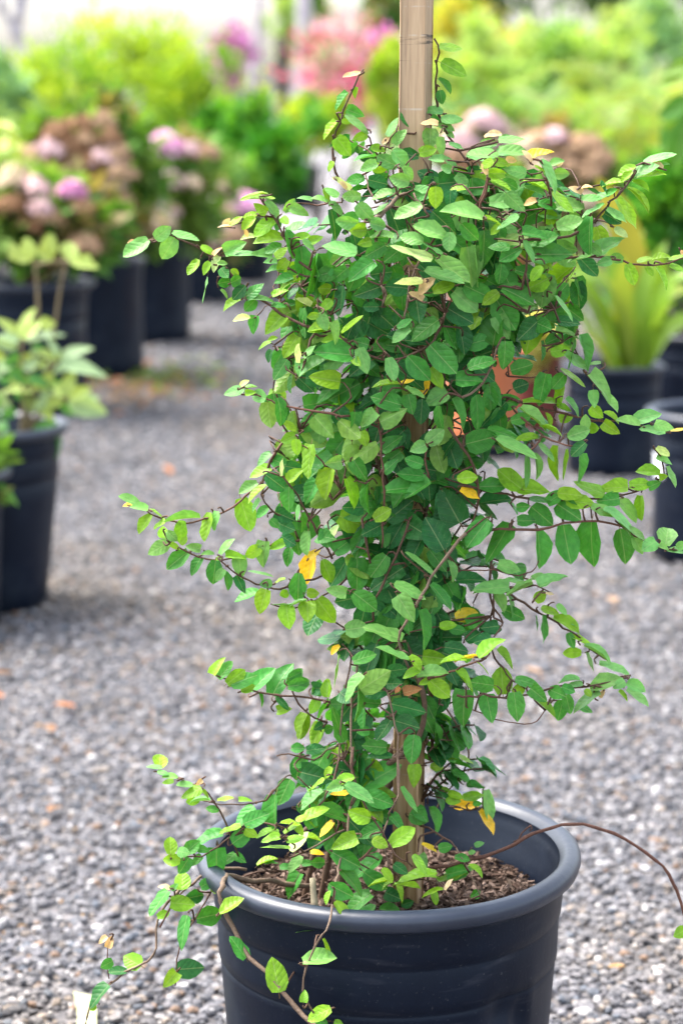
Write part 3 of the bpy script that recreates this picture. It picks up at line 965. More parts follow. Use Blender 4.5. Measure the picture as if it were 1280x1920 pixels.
# ------------------------------------------------------------------ stake, soil
ST_B, ST_T = P(763, 1702, Y0), P(782, -130, Y0 - 0.004)
ST_B.z -= 0.10
sb = MB()
th, hw = R(-17.5), 0.0128
V = []
nz = 24
lean = (ST_T - ST_B)
for i in range(nz + 1):
    c = ST_B + lean * (i / nz)
    for sx, sy in ((-1, -1), (1, -1), (1, 1), (-1, 1)):
        for bx, by in (((sx * 0.90, sy), (sx, sy * 0.90)) if sx * sy > 0 else ((sx, sy * 0.90), (sx * 0.90, sy))):
            wob = 1 + 0.012 * math.sin(i * 1.7 + sx)
            X, Y = bx * hw * wob, by * hw * wob
            V.append((c.x + X * math.cos(th) - Y * math.sin(th), c.y + X * math.sin(th) + Y * math.cos(th), c.z))
F = []
for i in range(nz):
    for s in range(8):
        F.append((i * 8 + s, i * 8 + (s + 1) % 8, (i + 1) * 8 + (s + 1) % 8, (i + 1) * 8 + s))
F += [tuple(range(8))[::-1], tuple(nz * 8 + s for s in range(8))]
sb.add(V, F)
st = sb.build('wooden_stake', M['wood'], smooth=False, origin=(ST_B.x, ST_B.y, SOIL_Z))
tag(st, 'square wooden stake rising from the pot through the vine', 'stake')
tb = MB()
tc_ = P(776, 382, Y0)
for k in range(2):
    ring = []
    for i in range(17):
        w = 2 * math.pi * i / 16
        ring.append(tc_ + Vector((math.cos(w) * 0.0215, math.sin(w) * 0.0215, 0.003 * math.sin(w * 2) + (k - 0.5) * 0.011)))
    tube(tb, ring, 0.0042, 0.0042, 6)
to = tb.build('plant_tie', M['tie'], origin=tuple(tc_))
tag(to, 'teal tie wound around the stake near the top of the vine', 'tie')

# potting soil with bark chips
so = MB()
V, F = [(POT_C.x, POT_C.y, SOIL_Z)], []
rg = 40
for j in range(1, 9):
    for i in range(rg):
        w = 2 * math.pi * i / rg
        r = 0.155 * j / 8
        V.append((POT_C.x + r * math.cos(w), POT_C.y + 1.06 * r * math.sin(w), SOIL_Z + 0.006 * math.sin(w * 3 + j) + random.uniform(-0.003, 0.003)))
F += [(0, 1 + i, 1 + (i + 1) % rg) for i in range(rg)]
for j in range(7):
    F += [(1 + j * rg + i, 1 + (j + 1) * rg + i, 1 + (j + 1) * rg + (i + 1) % rg, 1 + j * rg + (i + 1) % rg) for i in range(rg)]
so.add(V, F, (0.05, 0.034, 0.024))
chipc = [(0.070, 0.042, 0.030), (0.10, 0.064, 0.046), (0.145, 0.10, 0.077), (0.042, 0.026, 0.019), (0.20, 0.14, 0.11)]
for i in range(4200):
    w, r = random.uniform(0, 6.283), 0.153 * math.sqrt(random.random())
    c = Vector((POT_C.x + r * math.cos(w), POT_C.y + 1.06 * r * math.sin(w), SOIL_Z + random.uniform(0.0, 0.011)))
    L, W, T = random.uniform(0.002, 0.008), random.uniform(0.0009, 0.0024), random.uniform(0.0006, 0.0015)
    m = Matrix.Rotation(random.uniform(0, 6.283), 3, 'Z') @ Matrix.Rotation(random.gauss(0, 0.4), 3, 'Y') @ Matrix.Rotation(random.gauss(0, 0.5), 3, 'X')
    q = [c + m @ Vector((x * L * random.uniform(.7, 1.1), y * W * random.uniform(.6, 1.1), z * T)) for x in (-1, 1) for y in (-1, 1) for z in (-1, 1)]
    so.add(q, [(0, 1, 3, 2), (4, 6, 7, 5), (0, 4, 5, 1), (2, 3, 7, 6), (0, 2, 6, 4), (1, 5, 7, 3)], random.choice(chipc))
tag(so.build('potting_soil', M['chip'], smooth=False, origin=(POT_C.x, POT_C.y, SOIL_Z)), 'brown potting soil and bark chips inside the big pot', 'soil', kind='stuff')
dm = MB()
tube(dm, catmull([P(590, 1702, 2.09), P(588, 1680, 2.095), P(586, 1646, 2.10)], 0.006), 0.0034, 0.003, 7, knob=0.1)
do = dm.build('dry_stalk', M['straw'])
tag(do, 'short pale dry stalk sticking up from the soil by the pot rim', 'stalk')

# ------------------------------------------------------------------ leaf meshes
def leaf_mesh(name, prof, fold, curl, heart, wave, seed, mat):
    rr = random.Random(seed)
    vv = [0.0, 0.09, 0.25, 0.45, 0.68, 0.88, 1.0]
    us = [-1, -0.55, 0, 0.55, 1]
    V, UV, F = [], [], []
    rows = []
    for j, v in enumerate(vv):
        row = []
        h = prof[j]
        if j in (0, 6):
            V.append((0, v, -curl * v * v)); UV.append((0.5, v)); row = [len(V) - 1] * 5
        else:
            for u in us:
                x = u * h
                y = v - (heart * abs(u) if j == 1 else heart * 0.3 * abs(u) if j == 2 else 0)
                z = fold * abs(x) - curl * v * v - 0.12 * abs(x) ** 2 + wave * rr.uniform(-1, 1) * (abs(u) > 0.2)
                V.append((x * (1 + rr.uniform(-0.05, 0.05)), y, z)); UV.append((0.5 + 0.5 * u * max(0.25, h / 0.5) , v))
                row.append(len(V) - 1)
        rows.append(row)
    for a, b in zip(rows, rows[1:]):
        for i in range(4):
            q = [a[i], a[i + 1], b[i + 1], b[i]]
            q = [x for k, x in enumerate(q) if x not in q[:k]]
            if len(q) == 4:
                F += [(q[0], q[1], q[2]), (q[0], q[2], q[3])]
            else:
                F.append(tuple(q))
    # short stalk
    k = len(V)
    V += [(-0.018, 0.02, 0.0), (0.018, 0.02, 0.0), (0.014, -0.16, -0.05), (-0.014, -0.16, -0.05)]
    UV += [(0.5, -0.1)] * 4
    F += [(k, k + 2, k + 1), (k, k + 3, k + 2)]
    V, UV, F = np.array(V), np.array(UV), np.array(F)
    return V, UV, F, np_mesh(name, V, F, np.ones((len(V), 3)), mat, True, UV)


PROF = [
    [0, 0.33, 0.48, 0.50, 0.40, 0.20, 0], [0, 0.25, 0.43, 0.50, 0.44, 0.25, 0], [0, 0.39, 0.50, 0.46, 0.34, 0.16, 0],
    [0, 0.30, 0.47, 0.50, 0.41, 0.21, 0], [0, 0.20, 0.38, 0.50, 0.43, 0.23, 0]]
LV = []
for i in range(18):
    LV.append(leaf_mesh('fig_leaf_mesh', PROF[i % 5], random.uniform(0.06, 0.46), random.uniform(-0.10, 0.34), random.uniform(0.02, 0.13), random.uniform(0.015, 0.052), i, M['leaf']))
VAR = [leaf_mesh('broad_leaf_mesh', PROF[i % 5], 0.25, random.uniform(0.0, 0.2), 0.0, 0.015, 50 + i, M['leaf']) for i in range(4)]

TONE = {'d': (0.023, 0.142, 0.034), 'm': (0.055, 0.250, 0.036), 'l': (0.145, 0.360, 0.090), 'y': (0.190, 0.390, 0.020), 'p': (0.44, 0.55, 0.18), 'b': (0.2, 0.38, 0.065), 'o': (0.6, 0.42, 0.23), 'Y': (0.8, 0.52, 0.03), 'r': (0.34, 0.15, 0.06)}  # 'l' is mid green with the sky gloss of upturned leaves painted in

# crops of the study sheet the vine was surveyed on: origin and scale
CROP = {'A': (220, 340, 3.2), 'B': (560, 40, 3.2), 'C': (880, 200, 3.2), 'D': (560, 400, 3.2), 'E': (220, 680, 3.2), 'F': (560, 760, 3.2), 'G': (880, 980, 3.2),
        'H': (540, 1120, 3.2), 'I': (780, 1380, 2.56), 'J': (120, 1380, 3.2), 'K': (420, 1420, 3.2), 'L': (380, 1700, 1.8286), 'Q': (860, 380, 2.667),
        'V': (0, 540, 4.571), 'X': (0, 0, 1.0), 'M': (100, 1150, 2.1333)}


def cpx(k, x, y):
    o = CROP[k]
    return o[0] + x / o[2], o[1] + y / o[2]


RAD_Y = [180, 250, 300, 350, 400, 500, 600, 700, 800, 900, 1000, 1100, 1200, 1300, 1400, 1500, 1600, 1700, 1800]
RAD_R = [20, 45, 140, 215, 265, 285, 260, 230, 220, 200, 185, 165, 150, 150, 150, 165, 165, 120, 90]
RAD_X = [790, 790, 800, 810, 810, 800, 790, 785, 780, 775, 775, 770, 765, 760, 745, 720, 705, 690, 690]


def core_depth(px, py):
    r = np.interp(py, RAD_Y, RAD_R)
    x0 = np.interp(py, RAD_Y, RAD_X)
    q = max(0.0, r * r - (px - x0) ** 2)
    return -0.78 * math.sqrt(q) * 2.2 / FPX


# branches: crop, points from root to tip, radius at root and tip (mm), depth at root and tip (None = surface of the crown), colour
BR = (0.085, 0.043, 0.026); RD = (0.115, 0.050, 0.032); TN = (0.15, 0.10, 0.066)
BRANCH = [
    ('A', '1250 900 1120 860 1020 815 950 770 870 710 800 670 720 600 640 500 560 450 470 385 350 345 190 350', 2.0, 0.9, None, -0.03, BR),
    ('A', '1220 560 1090 480 1000 330 930 210 850 95', 1.6, 1.0, None, -0.06, BR), ('A', '930 215 840 200 745 245 640 270', 1.2, 0.9, -0.06, -0.08, RD),
    ('A', '1250 560 1120 570 1020 515 960 480', 1.4, 0.9, None, -0.07, BR), ('A', '1280 800 1190 700 1110 650 1080 610', 1.4, 1.0, None, None, BR),
    ('A', '1280 930 1180 920 1150 990 1130 1080', 1.6, 1.0, None, -0.09, BR), ('A', '1010 1060 960 1010 920 965', 1.0, 0.7, -0.03, -0.03, BR), ('A', '1025 780 970 710 940 690', 1.0, 0.8, -0.03, -0.04, BR),
    ('A', '830 820 870 770 900 745', 0.8, 0.6, -0.02, -0.02, BR), ('A', '1280 130 1200 140 1105 130', 1.2, 0.9, None, -0.05, RD),
    ('B', '260 960 220 900 205 820 215 720 245 600 290 470 340 370 390 280', 1.5, 1.0, -0.02, -0.02, BR), ('B', '520 850 465 790 420 700 375 640', 1.2, 0.9, -0.02, -0.03, BR),
    ('B', '500 850 515 790 540 710 580 660', 1.2, 0.8, -0.01, -0.02, BR), ('B', '860 620 830 500 825 420 825 300 835 190 815 100', 1.6, 1.1, -0.005, -0.012, BR),
    ('B', '1080 960 1040 900 960 780 900 690 845 590', 1.6, 1.2, -0.03, -0.01, BR), ('B', '780 1170 740 1110 690 1030', 1.3, 1.0, None, None, BR), ('B', '1080 1090 1120 990 1130 920', 1.6, 1.1, None, -0.09, RD),
    ('B', '460 1190 600 1060 700 1000', 2.8, 2.0, None, -0.03, TN), ('B', '460 1090 420 1000 400 920', 1.2, 0.8, None, None, BR),
    ('C', '300 800 450 800 600 775 660 740 750 680 820 600 880 540 960 440 1000 360 1040 340', 1.8, 1.1, None, -0.04, BR), ('C', '750 690 800 685 860 725', 1.0, 0.8, -0.04, -0.06, BR),
    ('C', '400 880 560 905 740 900 840 915 920 930 1000 950 1100 950 1200 935 1290 900', 1.7, 1.0, None, -0.03, RD), ('C', '480 620 490 560 470 440 420 330 345 300', 1.7, 1.1, None, -0.12, RD),
    ('C', '670 660 665 560 665 480', 0.8, 0.6, -0.04, -0.05, RD), ('C', '40 640 60 580 115 460 100 390', 1.6, 1.0, None, -0.12, RD), ('C', '320 1100 330 980 340 880 310 730', 1.4, 1.0, None, None, BR),
    ('C', '0 1300 30 1220 20 1100 0 1050', 3.2, 2.6, -0.02, -0.02, BR), ('C', '350 1240 370 1150 330 1000', 1.3, 1.0, None, None, BR),
    ('D', '780 200 700 330 660 440 640 560 630 640', 1.5, 1.1, None, None, TN), ('D', '880 600 830 740 780 790 720 820 640 860 570 880 430 860 330 810 260 740 100 560', 1.6, 1.0, -0.07, -0.11, BR),
    ('D', '980 1110 1070 1060 1130 970 1180 810', 1.7, 1.4, None, None, TN), ('D', '1000 300 1030 420 1050 540 1060 640', 3.0, 2.4, -0.02, -0.02, BR), ('D', '490 430 520 490 500 560', 1.6, 1.2, None, None, TN),
    ('D', '440 640 445 740 440 820', 2.4, 2.4, -0.02, -0.02, BR), ('D', '510 700 515 800', 2.2, 2.2, -0.01, -0.01, BR), ('D', '1260 1100 1100 1090 850 1080', 1.6, 1.2, -0.02, -0.06, BR),
    ('E', '1400 330 1280 305 1180 295 1020 265 940 240 890 220 760 160', 1.5, 0.9, -0.10, -0.08, RD), ('E', '1100 400 990 480 920 590 870 720 800 770 740 835 640 895 520 935 400 965 250 930 160 885 60 850', 1.7, 0.9, -0.03, -0.05, RD),
    ('E', '1150 1060 980 1075 900 1105 770 1155 680 1180 550 1185 430 1140 320 1080', 1.6, 0.9, -0.03, -0.05, RD), ('E', '1230 1280 1020 1340 940 1355 860 1335 800 1310 700 1255 625 1195', 1.5, 1.0, -0.02, -0.06, BR),
    ('E', '1380 1300 1280 1375 1200 1420 1120 1455 1010 1475 920 1450', 1.4, 0.9, -0.03, -0.05, BR), ('E', '1290 1180 1200 1010 1150 930 1080 800 1000 690', 1.5, 1.0, -0.06, -0.10, BR),
    ('E', '1150 950 1060 945 960 910 920 880 860 795', 1.3, 0.9, -0.03, -0.05, BR), ('E', '1280 1160 1220 1160 1180 1130', 1.2, 0.9, None, None, BR), ('E', '1330 700 1250 630 1200 560 1100 490', 1.2, 0.9, -0.1, -0.12, RD),
    ('F', '470 20 480 130 495 300 510 450 510 600 500 850', 1.5, 1.0, None, None, RD), ('F', '1000 760 920 870 830 980 760 1090 700 1210', 1.9, 1.5, -0.10, -0.12, TN), ('F', '900 130 980 260 1050 370 1080 500 1070 620', 1.7, 1.4, None, None, BR),
    ('F', '380 680 400 800 430 950', 1.6, 1.4, None, None, BR), ('F', '770 230 750 330 780 430', 1.2, 0.9, None, None, RD), ('F', '1160 900 1140 1100 1170 1280', 1.7, 1.4, -0.04, -0.05, BR), ('F', '660 700 560 960 460 1160 450 1300', 1.6, 1.3, -0.06, -0.06, BR),
    ('F', '60 900 150 850 200 820', 1.0, 0.8, None, None, BR), ('F', '210 560 300 470 400 470', 1.0, 0.8, None, None, BR),
    ('G', '120 40 250 35 400 40 560 10 700 -8 840 5 990 70 1120 145 1290 180', 1.8, 0.9, None, -0.06, RD), ('G', '150 380 250 430 330 480 420 545 500 580 560 635 640 665 720 760 820 825', 1.7, 1.0, None, -0.01, BR),
    ('G', '-80 1030 0 1040 80 1030 170 1050 350 1035 460 1000 560 980 690 990 800 960 900 940 960 920', 1.5, 0.9, -0.08, -0.05, BR), ('G', '-60 290 40 285 150 285 300 315 370 290 415 235', 0.9, 0.7, -0.06, -0.05, RD),
    ('G', '-20 1100 100 1160 220 1190 330 1215 400 1185 450 1130', 0.8, 0.6, -0.06, -0.05, RD), ('G', '150 820 200 870 250 940 330 990', 1.3, 1.0, -0.02, -0.03, BR), ('G', '130 560 150 420 240 400 390 380 490 430', 1.3, 0.8, -0.05, -0.10, BR),
    ('H', '820 500 940 465 1000 435 1080 400 1160 380 1210 340', 1.4, 0.9, -0.10, -0.15, RD), ('H', '800 0 780 30 700 150 660 270 720 420', 1.7, 1.4, -0.12, -0.11, TN), ('H', '590 560 600 590 630 720 660 900 660 1180 600 1300', 1.2, 1.0, -0.10, -0.12, TN),
    ('H', '420 400 380 600 375 800 380 1000 400 1120', 1.3, 1.1, -0.08, -0.11, TN), ('H', '370 560 330 660 310 870 290 1050', 1.3, 1.1, -0.07, -0.08, TN),
    ('H', '900 640 960 680 1020 780 1080 890 1070 1010 1000 1100 920 1220 880 1290', 1.3, 1.0, -0.04, 0.05, TN), ('H', '850 800 920 850 1000 860 1060 840', 0.9, 0.6, -0.03, -0.02, TN), ('H', '760 1010 820 1000 930 965 1010 935', 1.3, 0.9, 0.0, 0.03, BR),
    ('M', '1180 370 1110 350 960 330 820 315 690 265 645 240', 1.5, 0.9, -0.04, -0.06, BR), ('H', '230 750 160 720 60 640 10 540', 1.3, 1.0, -0.04, -0.05, BR), ('H', '330 870 230 920 160 980 0 940 -80 950', 1.2, 0.9, -0.05, -0.05, BR),
    ('H', '330 980 380 1020 440 1065', 1.6, 1.2, -0.04, -0.04, BR), ('H', '330 1040 200 1180 60 1080', 1.1, 0.9, -0.08, -0.09, BR),
    ('I', '60 640 200 610 330 580 430 540 520 490 600 450 700 425 800 428 900 450 1000 490 1100 560 1180 625 1230 700 1270 800 1290 880 1285 930', 2.6, 1.7, -0.03, -0.05, RD), ('I', '470 515 510 470 550 430 545 465', 1.1, 0.9, 0.0, 0.0, RD),
    ('I', '-10 210 50 255 130 300 250 355 320 340', 1.0, 0.8, 0.0, 0.04, BR), ('I', '20 430 90 460 160 510 190 540', 1.4, 1.1, -0.03, -0.06, BR), ('I', '190 540 260 660 310 770', 1.0, 0.8, -0.06, -0.09, TN), ('I', '20 690 100 700 140 735', 0.9, 0.7, -0.11, -0.12, BR),
    ('J', '1500 900 1380 900 1280 880 1200 865 1130 875 1060 855 990 835 945 900 940 980 980 1090 1050 1210 1120 1330 1220 1430 1390 1630 1480 1710 1600 1790', 3.0, 2.9, -0.02, -0.165, TN),
    ('J', '1100 800 1000 790 870 815 760 890 690 930 630 985 580 1060 550 1160 555 1270 520 1330 470 1370 370 1420 270 1490 200 1560 150 1640 120 1728 90 1800', 2.0, 1.0, -0.04, -0.10, TN),
    ('J', '1060 760 1020 640 970 520 900 390 830 310 740 280 600 220', 1.2, 0.8, -0.05, -0.08, BR), ('J', '1220 390 1070 415 940 405 820 395', 1.0, 0.7, -0.04, -0.05, BR), ('J', '960 800 930 850 880 930 780 1110 740 1170 700 1260 680 1340 670 1500', 1.2, 0.8, -0.06, -0.10, BR),
    ('J', '1200 530 1100 560 990 610 930 660 830 715 740 725 650 720', 1.2, 0.8, -0.05, -0.08, BR), ('J', '575 1150 640 1040 700 940 780 880', 1.2, 0.9, -0.075, -0.06, RD), ('J', '270 1460 265 1350 265 1240', 0.8, 0.6, -0.10, -0.10, RD),
    ('K', '760 300 740 400 720 530 690 640 670 740 650 880 630 990 590 1060 545 1140 500 1260 470 1400 540 1540', 1.5, 1.1, -0.11, -0.195, TN), ('K', '770 -60 775 120 820 240 880 350 950 450 1000 540 1060 610 1130 650', 1.5, 1.0, -0.11, -0.13, BR),
    ('K', '1040 0 1045 200 1000 330 960 440 960 560 990 670', 1.3, 1.0, -0.10, -0.12, TN), ('K', '690 0 660 130 620 220 560 290 440 380 360 480', 1.3, 0.8, -0.09, -0.13, BR), ('K', '900 530 800 620 700 640', 1.2, 0.9, -0.06, -0.07, RD),
    ('K', '720 430 620 490 480 570', 1.3, 1.0, -0.05, -0.06, TN), ('K', '60 740 200 690 350 680 500 660', 1.3, 1.0, -0.03, -0.05, BR),
    ('Q', '250 980 350 1010 420 1035 540 1060 620 1075 720 1090 800 1090 920 1120 1060 1150', 1.8, 1.0, -0.03, -0.05, RD), ('Q', '300 1060 410 1160 380 1220 320 1255', 1.3, 0.9, -0.07, -0.10, RD), ('Q', '410 1160 500 1205 580 1220', 1.2, 0.9, -0.09, -0.10, RD),
    ('Q', '120 1440 200 1450 350 1480 680 1485 830 1460 930 1430 1000 1385 1025 1330 1000 1270', 1.6, 0.9, -0.05, -0.03, BR), ('Q', '250 870 400 870 530 880', 1.1, 0.9, -0.03, -0.03, RD), ('Q', '330 420 440 480 500 600 520 690 600 660', 1.4, 1.0, -0.04, -0.05, BR),
    ('Q', '60 560 90 500 60 400', 2.6, 2.2, -0.01, -0.01, BR), ('Q', '560 700 640 860 720 960', 1.0, 0.8, -0.05, -0.06, BR),
]

